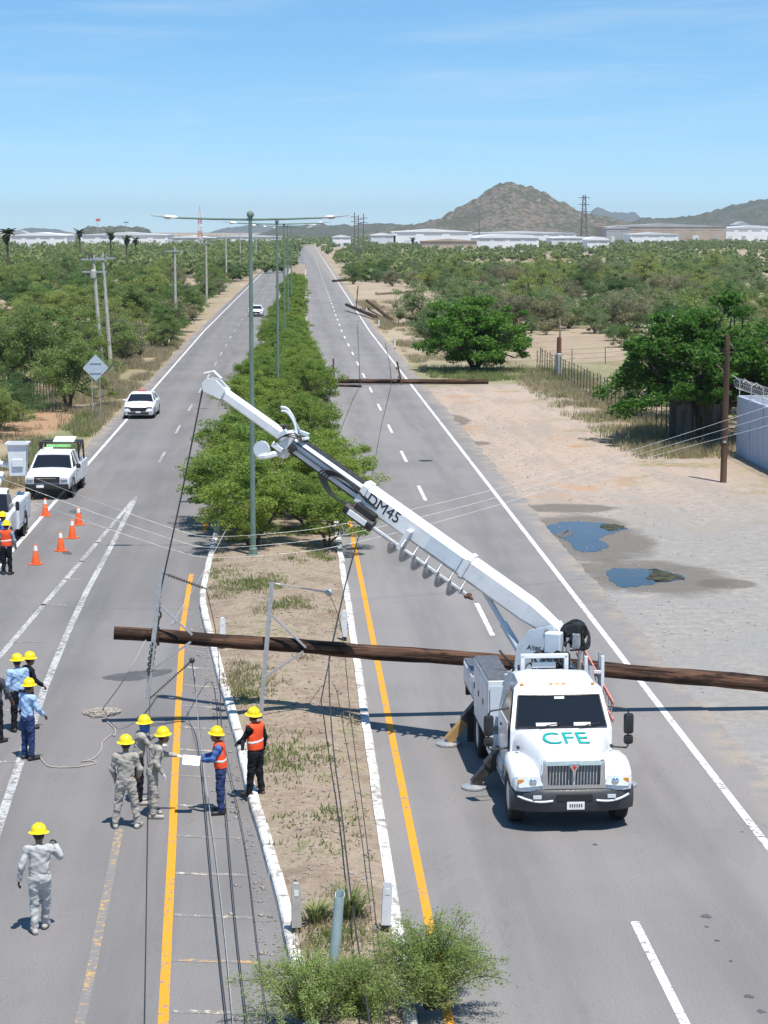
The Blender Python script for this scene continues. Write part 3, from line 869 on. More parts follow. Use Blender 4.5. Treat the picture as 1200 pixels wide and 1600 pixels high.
# ---- bushes along the median
pr = random.Random(5)
med_rows = []
y = 73.5
while y < 470:
    step = 3.0 if y < 130 else (3.8 if y < 260 else 6.0)
    for k in (0, 1):
        near = max(0, min(1, (205 - y) / 70))
        if pr.random() < .22 and y > 80: continue
        x = lx(y) + (rx(y) - lx(y)) * ((.34, .68)[k] + (-.14, .12)[k] * near + pr.uniform(-.10, .10))
        med_rows.append((x, y + pr.uniform(-.9, .9) + k * 1.2, pr.uniform(.55, 1.08) * (.82 + .17 * near)))
    y += step
med_proto = [tree_thing('median_bush', 'leafy median bush', 'bush', MEDI[i], (0, 0, 0), 0, 1, 'bushes along the median') for i in range(4)]
def med_label(x, y, s):
    a = 'before the second lamp post' if y < 131 else ('between the second and third lamp posts' if y < 190 else ('between the third and fourth lamp posts' if y < 249 else ('between the fourth and fifth lamp posts' if y < 330 else 'beyond the farthest lamp post')))
    w = 'left' if x < (lx(y) + rx(y)) / 2 else 'right'
    return ('tall' if s > .86 else 'low') + ' green median bush on the ' + w + ' side ' + a
used = set()
for i, (x, y, s) in enumerate(med_rows):
    k = i % 4; loc = (x, y, .12); sc = (s * pr.uniform(.92, 1.1), s * pr.uniform(.92, 1.1), s)
    if i == 0: loc = (lx(y) + 1.6, y, .12); sc = (1.02, 1.0, 1.0)
    if k not in used:
        used.add(k); o = med_proto[k]; o.location = loc; o.rotation_euler.z = pr.uniform(0, 6.28); o.scale = sc; o['label'] = med_label(x, y, s)
    else:
        copy_thing(med_proto[k], loc, pr.uniform(0, 6.28), med_label(x, y, s), None, sc)
# a bush leaning out over the right kerb
b_ = copy_thing(med_proto[1], (1.55, 84, .1), 1.1, 'green bush bulging over the right kerb under the raised boom', None, (.95, 1, .85))
b_['group'] = ''
del b_['group']

# ---- scattered desert trees and scrub on both sides
def scatter(n_max, x_rng, y0_, y1_, dmin, ok, seed, tries=60000):
    r = random.Random(seed); pts = []; grid = {}
    for _ in range(tries):
        if len(pts) >= n_max: break
        y = y0_ + (y1_ - y0_) * r.random() ** .8
        a, b2 = x_rng(y)
        x = r.uniform(a, b2)
        if not ok(x, y): continue
        d = dmin * (1 if y < 250 else 1.2)
        key = (int(x // 8), int(y // 8)); bad = False
        for i in (-1, 0, 1):
            for j in (-1, 0, 1):
                for q in grid.get((key[0] + i, key[1] + j), ()):
                    if (q[0] - x) ** 2 + (q[1] - y) ** 2 < d * d: bad = True
        if bad: continue
        grid.setdefault(key, []).append((x, y)); pts.append((x, y))
    return pts
edgeL = lambda y: at_depth(-60, 500, y).x
edgeR = lambda y: at_depth(1260, 500, y).x
def okL(x, y):
    if x > -13.2 - (2.6 if y < 185 else 0): return False
    if y < 150 and x > -16.5: return False
    if 176 < y < 215 and -27 < x < -17: return False         # open clearing
    return noise.noise((x * .07, y * .04, 4)) > -.14
def okR(x, y):
    if y < 178 and x < 24.5: return False
    if y < 105: return False
    if 280 < y < 430 and x < 25: return False
    if x < 15 + 4 * noise.noise((x * .1, y * .05, 1)): return False
    return noise.noise((x * .06, y * .035, 9)) + .25 * noise.noise((x * .2, y * .1, 3)) > .08
L_lab = 'olive green desert tree in the crowded scrub left of the road'
R_lab = 'grey green desert scrub tree on the sandy land right of the road'
LP = scatter(150, lambda y: (edgeL(y), -13), 108, 480, 4.3, okL, 21)
RP = scatter(290, lambda y: (10, edgeR(y)), 108, 520, 3.6, okR, 22)
def recolour(meshes, m):
    out = []
    for tr, cr_ in meshes:
        c2 = cr_.copy(); c2.materials.clear(); c2.materials.append(m); out.append((tr, c2))
    return out
F_YEL = foliage('yellow_green_desert_leaves', (.15, .20, .050), (.30, .37, .11), (.36, .33, .16), .42)
F_DEEP = foliage('deep_green_desert_leaves', (.050, .105, .032), (.13, .225, .065), (.17, .20, .08), .38)
F_DUSTY = foliage('dusty_brown_green_leaves', (.16, .17, .09), (.28, .28, .16), (.34, .28, .18), .35)
MESQ = MESQ + recolour(MESQ[:2], F_YEL) + recolour(MESQ[2:], F_DEEP) + recolour([SCRUB[1]], F_DUSTY)
SCRUB = SCRUB + recolour(SCRUB[:2], F_DUSTY) + recolour(SCRUB[2:], F_DEEP) + recolour([MESQ[3]], F_YEL)
NQ = len(MESQ)
mq = [tree_thing('desert_tree', L_lab, 'tree', MESQ[i], (0, 0, 0), 0, 1, 'trees in the left scrub') for i in range(NQ)]
sq = [tree_thing('desert_shrub', R_lab, 'tree', SCRUB[i], (0, 0, 0), 0, 1, 'scrub trees on the right') for i in range(NQ)]
for pts, protos, lo, hi in ((LP, mq, .45, 1.25), (RP, sq, .4, 1.5)):
    for i, (x, y) in enumerate(pts):
        s = pr.uniform(lo, hi); sc = (s * pr.uniform(.9, 1.15), s * pr.uniform(.9, 1.15), s)
        z = -.02; rz = pr.uniform(0, 6.28)
        q_ = (s - lo) / (hi - lo)
        lab_ = ('low ' if q_ < .33 else ('middling ' if q_ < .7 else 'tall ')) + ((['olive green'] * 4 + ['yellow green'] * 2 + ['deep green'] * 2 + ['dusty brown green'])[i % NQ] + ' desert tree ' if protos is mq else (['grey green'] * 4 + ['dusty brown green'] * 2 + ['deep green'] * 2 + ['yellow green'])[i % NQ] + ' scrub tree ') + ('in the nearest ' if y < 190 else ('in the middle ' if y < 320 else 'in the farthest ')) + ('belt left of the road' if protos is mq else 'belt right of the road')
        if i < NQ:
            o = protos[i]; o.location = (x, y, z); o.rotation_euler.z = rz; o.scale = sc; o['label'] = lab_
        else:
            copy_thing(protos[i % NQ], (x, y, z), rz, lab_, None, sc)
for u, v, s, lab in [(262, 546, .62, 'small round green bush standing alone on the left verge'),
                     (300, 500, .8, 'green roadside bush leaning toward the left edge line'),
                     (318, 474, .75, 'farther roadside bush along the left edge line'),
                     (560, 432, .8, 'dark roadside bush where the right road narrows'),
                     (960, 532, .55, 'low grey bush in the sandy clearing behind the fence'),
                     (838, 470, .8, 'grey green bush behind the umbrella shaped tree')]:
    p = ground_at(u, v)
    q = copy_thing(sq[0] if u > 400 else mq[1], (p.x, p.y, -.02), u, lab, None, s)
    del q['group']
for lab, u, v, k, s in [('big spreading desert tree above the wire fence at the left edge', 40, 625, 0, 1.2),
                        ('dense desert tree standing behind the diamond road sign', 108, 640, 2, .98),
                        ('desert tree with bare lower limbs left of the twin concrete poles', 120, 585, 3, 1.0)]:
    p = ground_at(u, v)
    q = copy_thing(mq[k], (p.x, p.y, -.02), u * .1, lab, None, s)
    del q['group']

# ---- far woodland: one mass of crowns
def far_woods():
    rs = np.random.RandomState(77); cen = []; rr = []
    n = 0
    while n < 3500:
        y = 470 + 1350 * rs.random() ** 1.1
        a, b2 = edgeL(y) * 1.05, edgeR(y) * 1.05
        x = a + (b2 - a) * rs.random()
        xr = x - bend(y)
        if (-1.5 if y > 640 else (-4 if y > 560 else -13)) < xr < 13 + (0 if y < 900 else -3): continue
        if noise.noise((x * .02, y * .01, 2)) < (-.12 if x > 0 else -.25): continue
        h = rs.uniform(1.8, 5.8) * (1.12 if x < 0 else .82)
        n += 1
        for k in range(9):
            d = rs.normal(size=3); d /= np.linalg.norm(d)
            cen.append((x + d[0] * h * .5, y + d[1] * h * .5, h * .58 + d[2] * h * .32)); rr.append(h * .26)
    V, Fq = leaf_quads(np.array(cen), np.array(rr), 9, .62, rs, .7, .6)
    c3, r3_ = [], []
    while len(c3) < 7000:
        y = 1500 + 2000 * rs.random(); x = edgeL(y) * 1.05 + (edgeR(y) - edgeL(y)) * 1.05 * rs.random()
        h = rs.uniform(2.5, 5.5)
        for k in range(3): c3.append((x + rs.normal() * h * .4, y, h * (.4 + .25 * rs.random()))); r3_.append(h * .4)
    V3, F3 = leaf_quads(np.array(c3), np.array(r3_), 6, 1.3, rs, .7, .6)
    Fq = np.concatenate([Fq, F3 + len(V)]); V = np.concatenate([V, V3])
    return np_mesh('woodland', V, Fq, foliage('far_scrub_leaves', (.085, .145, .052), (.19, .26, .10), (.25, .24, .13), .38))
wd = link('woodland', far_woods()); struct(wd, 'stuff'); wd['label'] = 'far off mass of green desert trees below the horizon'; wd['category'] = 'woodland'

# ---- palms near the warehouses
def palm_mesh(seed, H):
    rs = random.Random(seed); t = MB(); c = MB()
    t.tube([(0, 0, 0), (.15, 0, H * .5), (.1, .1, H)], [.34, .24, .22], 7)
    for k in range(30):
        a = rs.uniform(0, 6.28); el = rs.uniform(-1.0, 1.2); L = rs.uniform(1.8, 2.5)
        pts = []
        for j in range(4):
            q = j / 3
            e = el - q * q * 1.1
            pts.append(Vector((math.cos(a) * math.cos(e) * L * q, math.sin(a) * math.cos(e) * L * q, H + math.sin(el) * L * q - q * q * .9)))
        sd = Vector((-math.sin(a), math.cos(a), 0)) * .42
        w = (.3, 1, .9, .1)
        V = []; F = []
        for j in range(4):
            V += [pts[j] + sd * w[j] - Vector((0, 0, .2 * w[j])), pts[j], pts[j] - sd * w[j] - Vector((0, 0, .2 * w[j]))]
            if j: F += [(3 * j - 3, 3 * j - 2, 3 * j + 1, 3 * j), (3 * j - 2, 3 * j - 1, 3 * j + 2, 3 * j + 1)]
        c.add(V, F)
    return t.mesh('trunk', BARK, True), c.mesh('crown', F_PALM)
PALMS = [palm_mesh(3, 11), palm_mesh(4, 9.5)]
for i, (u, vt, Y, lab) in enumerate([(10, 357, 420, 'tall bushy palm at the left edge of the horizon'), (124, 358, 760, 'slim palm left of the flat topped hill'),
                                     (173, 362, 620, 'palm in front of the long white warehouse roof'), (198, 368, 600, 'shorter palm between two others before the warehouse'),
                                     (212, 371, 640, 'rightmost palm before the long warehouse'), (645, 371, 900, 'dark palm beside the low tan building')]):
    p = at_depth(u, vt, Y); H = (11, 9.5)[i % 2]
    tree_thing('palm_tree', lab, 'palm', PALMS[i % 2], (p.x, Y, 0), i, (p.z / (H + .9)) * 1.0 if p.z > 3 else 1, 'palms near the warehouses')

# ---- grass and weeds
def grass(name, pts, m, h, seed, label, blades=7, spread=.16):
    rs = np.random.RandomState(seed); P = np.array(pts, float); k = len(P)
    base = P[:, None, :] + np.concatenate([rs.normal(size=(k, blades, 2)) * spread, np.zeros((k, blades, 1))], 2)
    base = base.reshape(-1, 3); N = len(base)
    a = rs.random(N) * 6.28; hh = h * (.5 + .9 * rs.random(N)); w = .012 + .014 * rs.random(N)
    side = np.stack([np.cos(a), np.sin(a), np.zeros(N)], 1) * w[:, None]
    lean = rs.normal(size=(N, 3)) * .35; lean[:, 2] = 1
    tip = base + lean * hh[:, None]
    V = np.stack([base - side, base + side, tip], 1).reshape(-1, 3)
    o = struct(link(name, np_mesh(name, V, np.arange(3 * N).reshape(-1, 3), m)), 'stuff')
    o['label'] = label; o['category'] = 'grass'
rg = random.Random(13)
pl, pg_, pmed, pmedg, prr = [], [], [], [], []
for _ in range(16000):
    y = 88 + 130 * rg.random(); x = -11.4 - abs(rg.gauss(0, 3.2))
    n_ = noise.noise((x * .35, y * .18, 2))
    if abs((x + 15.2) / 2.0) ** 2 + ((y - 124) / 10) ** 2 < 1 and rg.random() < .93: continue
    if n_ > -.1: (pg_ if ((x + 12.9) / 1.8) ** 2 + ((y - 112) / 13) ** 2 < 1.3 and rg.random() < .7 or n_ > .36 else pl).append((x, y, -.02))
for _ in range(6000):
    y = 170 + 170 * rg.random(); x = 10.4 + abs(rg.gauss(0, 4.5))
    if noise.noise((x * .3, y * .12, 5)) > 0: (pg_ if rg.random() < .25 else pl).append((x, y, -.02))
for _ in range(5000):
    y = 104 + 66 * rg.random(); x = 20.4 + rg.gauss(0, 1.6)
    if x > 17 and noise.noise((x * .4, y * .2, 7)) > -.2: (pg_ if rg.random() < .35 else pl).append((x, y, -.02))
for _ in range(2500):
    y = 158 + 14 * rg.random(); x = 11 + 12 * rg.random()
    if noise.noise((x * .3, y * .3, 8)) > -.1: pg_.append((x, y, -.02))
for _ in range(9000):
    y = 29 + 52 * rg.random() ** .9; a, c_ = lx(y) + .3, rx(y) - .3
    x = rg.uniform(a, c_); n_ = noise.noise((x * .7, y * .33, 3)) + .4 * noise.noise((x * 2.3, y * 1.2, 6))
    if n_ > .36: (pmedg if n_ > .58 or y > 66 else pmed).append((x, y, soil_z(x, y)))
for cx_, cy_, n_, rr_ in [(360, 1060, 260, 9), (375, 1085, 160, 8), (440, 1180, 90, 14), (455, 1195, 60, 12), (515, 1293, 50, 8), (395, 915, 220, 18), (330, 895, 80, 12)]:
    c0 = ground_at(cx_, cy_, .2)
    for _ in range(n_):
        x, y = c0.x + rg.gauss(0, .35 + rr_ * .01), c0.y + rg.gauss(0, .9)
        if x < lx(y) + .28 or x > rx(y) - .3: continue
        (pmed if cy_ in (1060,) else pmedg).append((x, y, soil_z(x, y)))
grass('dry_grass', pl, F_DRY, .42, 3, 'dry straw coloured weeds along both verges')
grass('green_grass', pg_, F_GRASS, .32, 4, 'green grass patches on the verges')
grass('dry_grass', pmed, F_DRY, .11, 5, 'short dry grass on the median soil', 5, .12)
grass('green_grass', pmedg, F_GRASS, .10, 6, 'short green weeds on the median soil', 6, .12)
# a clump of tall blades behind the snapped post
c0 = ground_at(537, 1448, .2)
for lab, dx, dy, s in [('tall clump of green blades behind the snapped foreground post', .12, .3, 1.0), ('smaller clump of green blades left of the snapped post', -.45, .2, .62)]:
    cb = MB(); r2 = random.Random(int(s * 100))
    for k in range(130):
        a = r2.uniform(0, 6.28); q = r2.uniform(0, .16); L = r2.uniform(.35, .75) * s; ln = r2.uniform(.1, .75)
        o_ = Vector((q * math.cos(a), q * math.sin(a), 0)); t_ = Vector((math.cos(a) * ln, math.sin(a) * ln, 1)).normalized()
        sd = Vector((-math.sin(a), math.cos(a), 0)) * .014
        m_ = o_ + t_ * L * .6; e_ = o_ + t_ * L + Vector((math.cos(a), math.sin(a), -.5)) * L * .25
        cb.add([o_ - sd, o_ + sd, m_ + sd, m_ - sd, e_], [(0, 1, 2, 3), (3, 2, 4)])
    t = thing('grass_clump', lab, 'plant', (c0.x + dx, c0.y + dy, soil_z(c0.x + dx, c0.y + dy)))
    cb.build('blades', F_GRASS, t)
# ================================================================ POSTS, POLES, WALLS, BUILDINGS
# ---- double-armed green lamp posts
def lamp_post(label, x, y, H=11.78):
    t = thing('lamp_post', label, 'lamp post', (x, y, soil_z(x, y) - .03), 0, 'lamp posts on the median')
    MB().lathe([(.24, 0), (.24, .04), (.15, .06), (.15, .25), (.12, .3)], (0, 0, 0), 8).build('base', POSTGREEN, t)
    MB().tube([(0, 0, .25), (0, 0, H * .5), (0, 0, H)], [.10, .082, .06], 8).build('pole', POSTGREEN, t)
    MB().sphere((0, 0, H + .05), .13, 10, 7).build('cap', POSTGREEN, t)
    for s, L in ((-1, 2.55), (1, 2.5)):
        a = MB().tube([(0, 0, H - .12), (s * L * .5, 0, H - .10), (s * L, 0, H - .06)], [.042, .036, .03], 8).build('arm', POSTGREEN, t)
        hd = MB()
        secs = []
        for q, w, h in ((0, .05, .05), (.12, .11, .09), (.35, .14, .10), (.62, .12, .05), (.95, .07, .025)):
            cx = s * (L - .08 + q); cz = H - .05 + q * .07
            secs.append([(cx, -w, cz), (cx, -w * .6, cz + h * .6), (cx, w * .6, cz + h * .6), (cx, w, cz), (cx, w * .6, cz - h * .5), (cx, -w * .6, cz - h * .5)])
        o = hd.loft(secs).build('luminaire', STEEL, t, True)
        MB().sphere((s * (L + .28), 0, H - .06), .11, 10, 6, (1.2, .9, .5)).build('lens', LAMPGLASS, o, True)
    return t
lamp_post('nearest green double armed lamp post crossing the raised boom', -1.42, 71.8)
lamp_post('second green double armed lamp post rising from the median bushes', -.93, 131)
lamp_post('third green double armed lamp post along the median', -.72, 190)
lamp_post('fourth green double armed lamp post far along the median', -.5, 249)
lamp_post('farthest green double armed lamp post down the median', -.1, 330)

# ---- snapped foreground post
tp = at_depth(531, 1397, 29.7); bs = at_depth(514, 1585, 29.7); d_ = (tp - bs).normalized()
b0 = bs - d_ * ((bs.z - .2) / d_.z)
t = thing('snapped_post', 'snapped pale green steel post standing in the foreground bush', 'post', b0)
pb = MB(); n = 14; V = []; F = []
Ltot = (tp - b0).length
rot = d_.to_track_quat('Z', 'Y').to_matrix()
for j, (q, r) in enumerate([(-.15, .082), (Ltot * .5, .078), (Ltot, .074)]):
    for k in range(n):
        a = 2 * PI * k / n
        zz = q + (rng.uniform(-.015, .02) + .05 * math.cos(a) if j == 2 else 0)
        V.append(rot @ Vector((r * math.cos(a), r * math.sin(a), zz)))
for k in range(n):
    zz = V[2 * n + k]
    V.append(zz * .0 + rot @ (rot.inverted() @ zz - Vector((.012 * math.cos(2 * PI * k / n), .012 * math.sin(2 * PI * k / n), 0))))
for k in range(n):
    a = 2 * PI * k / n; V.append(rot @ Vector((.063 * math.cos(a), .063 * math.sin(a), Ltot - .7)))
for j in range(4):
    for k in range(n):
        k2 = (k + 1) % n; F.append((j * n + k, j * n + k2, (j + 1) * n + k2, (j + 1) * n + k))
pb.add(V, F).build('pole', PALEGREEN, t, True)
MB().lathe([(.2, 0), (.2, .03), (.13, .05), (.12, .12)], (0, 0, -.03), 12).build('base_plate', PALEGREEN, t)

# ---- white delineator posts
def delineator(label, u, v, z, h=.74, m=None, tilt=0.0):
    p = ground_at(u, v, z)
    if u < 600 or v > 900: p.z = soil_z(p.x, p.y)
    t = thing('delineator_post', label, 'delineator', (p.x, p.y, p.z - .02), 0, 'white delineator posts')
    t.rotation_euler = (tilt, tilt * .7, rng.uniform(-.2, .2))
    prof = [(-.075, 0), (.075, 0), (.075, h - .06), (.04, h), (-.04, h), (-.075, h - .06)]
    MB().prism([(x, 0, z_ + .14) for x, z_ in prof], (0, -.05, 0), (0, .05, 0)).build('post', m or WHITE_DULL, t)
    MB().box((0, 0, .07), (.12, .085, .15)).build('base', BLACK, t)
    MB().box((0, -.053, h - .02), (.07, .006, .1)).build('reflector', REFLECT, t)
delineator('white delineator post left of the second crossarm, behind the big pole', 348, 1010, .2)
delineator('white delineator post near the right kerb behind the big pole', 538, 998, .2)
delineator('white delineator post by the right kerb near the foreground bush', 602, 1452, .2, .74, None, .06)
delineator('grey delineator post near the left kerb by the foreground bush', 463, 1452, .2, .74, CONCRETE)  # same post as the others, only in a plain grey tone
delineator('white delineator post under the front median bush, left side', 360, 812, .2)
delineator('white delineator post under the front median bush, right side', 513, 808, .2)
delineator('small white post on the right verge beside the umbrella tree', 617, 545, 0)
delineator('small white post on the right verge nearer the crossed poles', 592, 513, 0)
delineator('small white post on the right verge by the crossed poles', 573, 492, 0)

# ---- diamond road sign seen from behind
p = ground_at(151, 655)
t = thing('road_sign', 'bare grey back of a diamond road sign on two thin posts', 'road sign', (p.x, p.y, -.02), .1)
for sx in (-.24, .24):
    MB().cyl((sx, .03, 0), (sx, .03, 3.2 if sx < 0 else 3.0), .03, None, 6).build('post', STEEL, t)
zc = at_depth(148, 575, p.y).z + .02
D = .80
MB().prism([(0, 0, zc - D), (D - .04, 0, zc - .04), (D - .04, 0, zc + .04), (.04, 0, zc + D), (-.04, 0, zc + D), (-D + .04, 0, zc + .04), (-D + .04, 0, zc - .04)], (0, 0, 0), (0, .012, 0)).build('panel', SIGNBACK, t)
for zz in (-.3, .3): MB().box((0, -.02, zc + zz), (.7, .03, .05)).build('brace', STEEL, t)

# ---- concrete line poles on the left
def line_pole(label, x, y, H, arms=1, lean=0.0, gear=False):
    t = thing('utility_pole', label, 'utility pole', (x, y, -.03), 0, 'concrete line poles on the left')
    MB().tube([(0, 0, 0), (lean * H * .5, 0, H * .5), (lean * H, 0, H)], [.2, .16, .115], 8).build('pole', CONCRETE, t)
    for k in range(arms):
        z = H - .35 - k * 1.0
        a = MB().box((lean * z, -.16, z), (2.0, .1, .12)).build('crossarm', STEEL, t)
        for sx in (-.9, -.3, .9):
            MB().lathe([(.03, 0), (.03, .08), (.09, .1), (.05, .16), (.09, .19), (.04, .28)], (lean * z + sx, -.16, z + .06), 8).build('insulator', INSUL, a)
    if gear:
        MB().lathe([(.05, 0), (.24, .02), (.26, .1), (.26, .62), (.2, .72), (.05, .75)], (-.55, -.05, H - 1.9), 12).build('transformer', CONCRETE, t)
        for q in (-.85, -.6): MB().lathe([(.02, 0), (.07, .05), (.07, .4), (.02, .5)], (q, -.2, H - .3), 8).build('cutout_fuse', INSUL, t)
    return t
p = ground_at(166, 582)
zt = at_depth(152, 398, p.y).z
line_pole('left one of the twin concrete poles, carrying a transformer', p.x - .35, p.y, zt, 2, -.055, True)
line_pole('right one of the twin concrete poles beside the diamond sign', p.x + .35, p.y + .5, zt + .1, 1, -.055)
for u, vt, Y, lab in [(273, 387, 238, 'concrete line pole right of the twin poles, above the roadside bushes'), (322, 376, 326, 'concrete line pole midway along the left road'), (353, 367, 424, 'slim concrete pole far along the left road'), (375, 364, 540, 'thin distant pole just left of the near lamp post'), (400, 366, 660, 'thinnest distant pole just right of the near lamp post')]:
    q = at_depth(u, vt, Y)
    line_pole(lab, q.x, Y, q.z, 1 if Y < 400 else 0)

# ---- upright timber poles on the right
p = ground_at(1130, 753)
t = thing('utility_pole', 'dark timber pole standing on the sand before the big tree', 'utility pole', (p.x, p.y, -.03))
q = at_depth(1137, 522, p.y)
MB().tube([(0, 0, 0), ((q.x - p.x) * .5, 0, q.z * .5), (q.x - p.x, 0, q.z)], [.155, .14, .115], 9).build('pole', TIMBER_V, t, True)
MB().box((0, -.16, 1.9), (.14, .03, .1)).build('number_plate', STEEL, t)
p = ground_at(873, 590)
t = thing('utility_pole', 'broken reddish timber pole in a grey metal sleeve by the fence', 'utility pole', (p.x, p.y, -.03))
MB().lathe([(.25, 0), (.25, 1.9), (.22, 1.95)], (0, 0, 0), 12).build('sleeve', STEEL, t)
MB().tube([(0, 0, 1.9), (0, 0, 3.2)], [.2, .18], 9).build('pole', mat('reddish_timber', (.20, .08, .045), .9, var=.4, scale=3, bump=.5, bscale=9, stretch=(1, 1, .15)), t)
MB().tube([(.05, 0, 3.15), (.08, 0, 4.0), (.0, 0, 4.7)], [.1, .07, .03], 6).build('splintered_top', TIMBER_PALE, t)
p = at_depth(1022, 494, 170)
t = thing('yard_lamp', 'small yard lamp with a bright white head left of the dark tree', 'lamp', (p.x, 170, 0))
MB().cyl((0, 0, 0), (0, 0, p.z), .07, .06, 8).build('post', WHITE_DULL, t)
MB().cyl((0, 0, p.z - .1), (.9, 0, p.z), .04, .04, 6).build('arm', WHITE_DULL, t)
MB().sphere((1.15, 0, p.z + .02), .5, 12, 7, (1, .5, .28)).build('lamp_head', WHITE_DULL, t, True)

# ---- wire fences
def fence(label, pts, h=1.8, gap=2.6, strands=5, m=FENCE):
    t = thing('wire_fence', label, 'fence', pts[0])
    o = Vector(pts[0]); pos = []
    for a, b2 in zip(pts, pts[1:]):
        a, b2 = Vector(a), Vector(b2); k = max(1, int((b2 - a).length / gap))
        pos += [a + (b2 - a) * i / k for i in range(k)]
    pos.append(Vector(pts[-1]))
    for q in pos:
        MB().cyl(q - o + Vector((0, 0, -.05)), q - o + Vector((rng.uniform(-.05, .05), 0, h * rng.uniform(.95, 1.05))), .04, .035, 6).build('post', m, t)
    for s in range(strands):
        z = h * (.12 + .83 * s / (strands - 1))
        MB().tube([q - o + Vector((0, 0, z - (0 if i % 2 else .03))) for i, q in enumerate(pos)], .011, 4).build('wire', m, t)
fence('rusty wire fence running back from the big dark tree', [(21.4, 109, -.02), (20.9, 135, -.02), (20.6, 172, -.02)], 1.8, 1.5, 6)
fence('thin wire fence crossing the sandy clearing behind', [(20.6, 174, -.02), (34, 186, -.02), (52, 198, -.02)], 1.5, 4, 4)
a_ = ground_at(52, 652); b2_ = ground_at(-30, 690)
fence('dark wire fence at the left edge below the desert tree', [(a_.x - .3, a_.y + 34, -.02), (a_.x - .6, a_.y, -.02), (b2_.x - 1.5, b2_.y, -.02)], 1.9, 1.6, 6)

# ---- pale block wall with razor wire
WX, WY0, WY1, WH = 23.0, 84.0, 106.2, 3.05
t = thing('block_wall', 'pale blue grey wall topped with razor wire at the right edge', 'wall', (WX, WY1, 0))
y = WY1; k = 0
while y > WY0:
    L_ = 3.0
    MB().bbox((.1 + .012 * (k % 2), y - L_ / 2 - WY1, WH / 2 - .03), (.2, L_ - .02, WH), .015).build('wall_panel', WALLPAINT, t)
    MB().bbox((.1, y - WY1 - L_, WH / 2), (.27, .26, WH + .04), .015).build('pilaster', WALLPAINT, t)
    y -= L_; k += 1
MB().bbox((6.2, .12, WH / 2 - .03), (12.2, .2, WH), .015).build('return_wall', WALLPAINT, t)
for i in range(9):
    yy = -i * 2.7 - .1
    MB().tube([(.1, yy, WH), (.1, yy, WH + .75), (-.28, yy, WH + 1.05)], .028, 6).build('wire_arm', STEEL, t)
hx = [Vector((.02 + .27 * math.cos(a * .5), -.1 - a * .035, WH + .62 + .27 * math.sin(a * .5))) for a in range(0, 620)]
MB().tube(hx, .008, 4).build('razor_coil', STEEL, t)
for s in range(3): MB().tube([(.1 - .13 * s, -.1, WH + .35 + .3 * s), (.1 - .13 * s, -22, WH + .35 + .3 * s)], .01, 4).build('barbed_strand', STEEL, t)

# ---- dark lean-to in the shade of the tree
p = ground_at(1062, 694)
t = thing('lean_to', 'dark weathered lean-to of boards in the shade of the big tree', 'shed', (p.x, p.y + 1.2, 0))
GREYB = mat('weathered_grey_boards', (.16, .15, .14), .9, var=.35, scale=3, stretch=(1, 1, .2), bump=.4)
for i in range(9):
    if i in (3, 4): continue
    MB().box((.14 + i * .29, 0, 1.0 + .04 * (i % 3)), (.27, .03, 2.0 + .08 * (i % 2))).build('board', GREYB, t)
for x in (0, 1.3, 2.6): MB().box((x, .05, 1.15), (.12, .12, 2.3)).build('post', TIMBER_V, t)
for i in range(8):
    MB().box((1.3, .2 + .27 * i, 2.35 + .02 * i), (2.9, .26, .03), Matrix.Rotation(.06 * (-1) ** i, 3, 'X')).build('roof_sheet', GREYB, t)
MB().box((1.3, 2.1, 1.1), (2.6, .05, 2.2)).build('back_wall', GREYB, t)

# ---- tall masts
def lattice(mb, base, H, w0, w1, bays, r):
    P = lambda q, k: Vector(base) + Vector(((w0 + (w1 - w0) * q) * (1, -1, -1, 1)[k], (w0 + (w1 - w0) * q) * (1, 1, -1, -1)[k], H * q))
    for i in range(bays):
        a, b2 = i / bays, (i + 1) / bays
        for k in range(4):
            mb.cyl(P(a, k), P(b2, k), r, None, 4); mb.cyl(P(a, k), P(b2, (k + 1) % 4), r * .7, None, 4)
            mb.cyl(P(b2, k), P(b2, (k + 1) % 4), r * .7, None, 4)
MASTRED = mat('mast_red', (.55, .10, .07), .6); MASTWHITE = mat('mast_white', (.7, .68, .66), .6); MASTDARK = mat('pylon_steel', (.16, .15, .15), .6, .3)
q = at_depth(312, 322, 1150)
t = thing('radio_mast', 'red and white banded lattice mast left of the near lamp post', 'mast', (q.x, 1150, 0))
for i in range(6):
    mb = MB(); h0 = q.z * .9 * i / 6
    lattice(mb, (0, 0, h0), q.z * .9 / 6, 1.4 - i * .14, 1.4 - (i + 1) * .14, 2, .17)
    mb.build('section', (MASTRED, MASTWHITE)[i % 2], t)
MB().cyl((0, 0, q.z * .9), (0, 0, q.z), .2, .1, 6).build('antenna', MASTRED, t)
for zz in (.55, .72): MB().sphere((.9, -.9, q.z * zz), .7, 8, 6, (1, .5, 1)).build('dish', MASTWHITE, t)
q = at_depth(913, 305, 1500)
t = thing('pylon', 'grey lattice power pylon right of the pointed hill', 'pylon', (q.x, 1500, 0))
mb = MB(); lattice(mb, (0, 0, 0), q.z, 2.4, .9, 9, .22); mb.build('tower', MASTDARK, t)
for zz in (.68, .82, .95): MB().box((0, 0, q.z * zz), (8, .5, .5)).build('crossarm', MASTDARK, t)
for i, (u, vt, Y, lab) in enumerate([(554, 332, 900, 'left of three dark tall poles beside the far road'), (560, 336, 910, 'middle of three dark tall poles beside the far road'), (568, 334, 920, 'right of three dark tall poles beside the far road'), (749, 332, 1200, 'lone dark mast in front of the pointed hill')]):
    q = at_depth(u, vt, Y)
    t = thing('tall_pole', lab, 'pole', (q.x, Y, 0), 0, 'dark tall poles on the horizon')
    MB().cyl((0, 0, 0), (0, 0, q.z), .35, .22, 6).build('pole', MASTDARK, t)
    for zz in (.8, .9): MB().box((0, 0, q.z * zz), (3.4, .25, .3)).build('crossarm', MASTDARK, t)
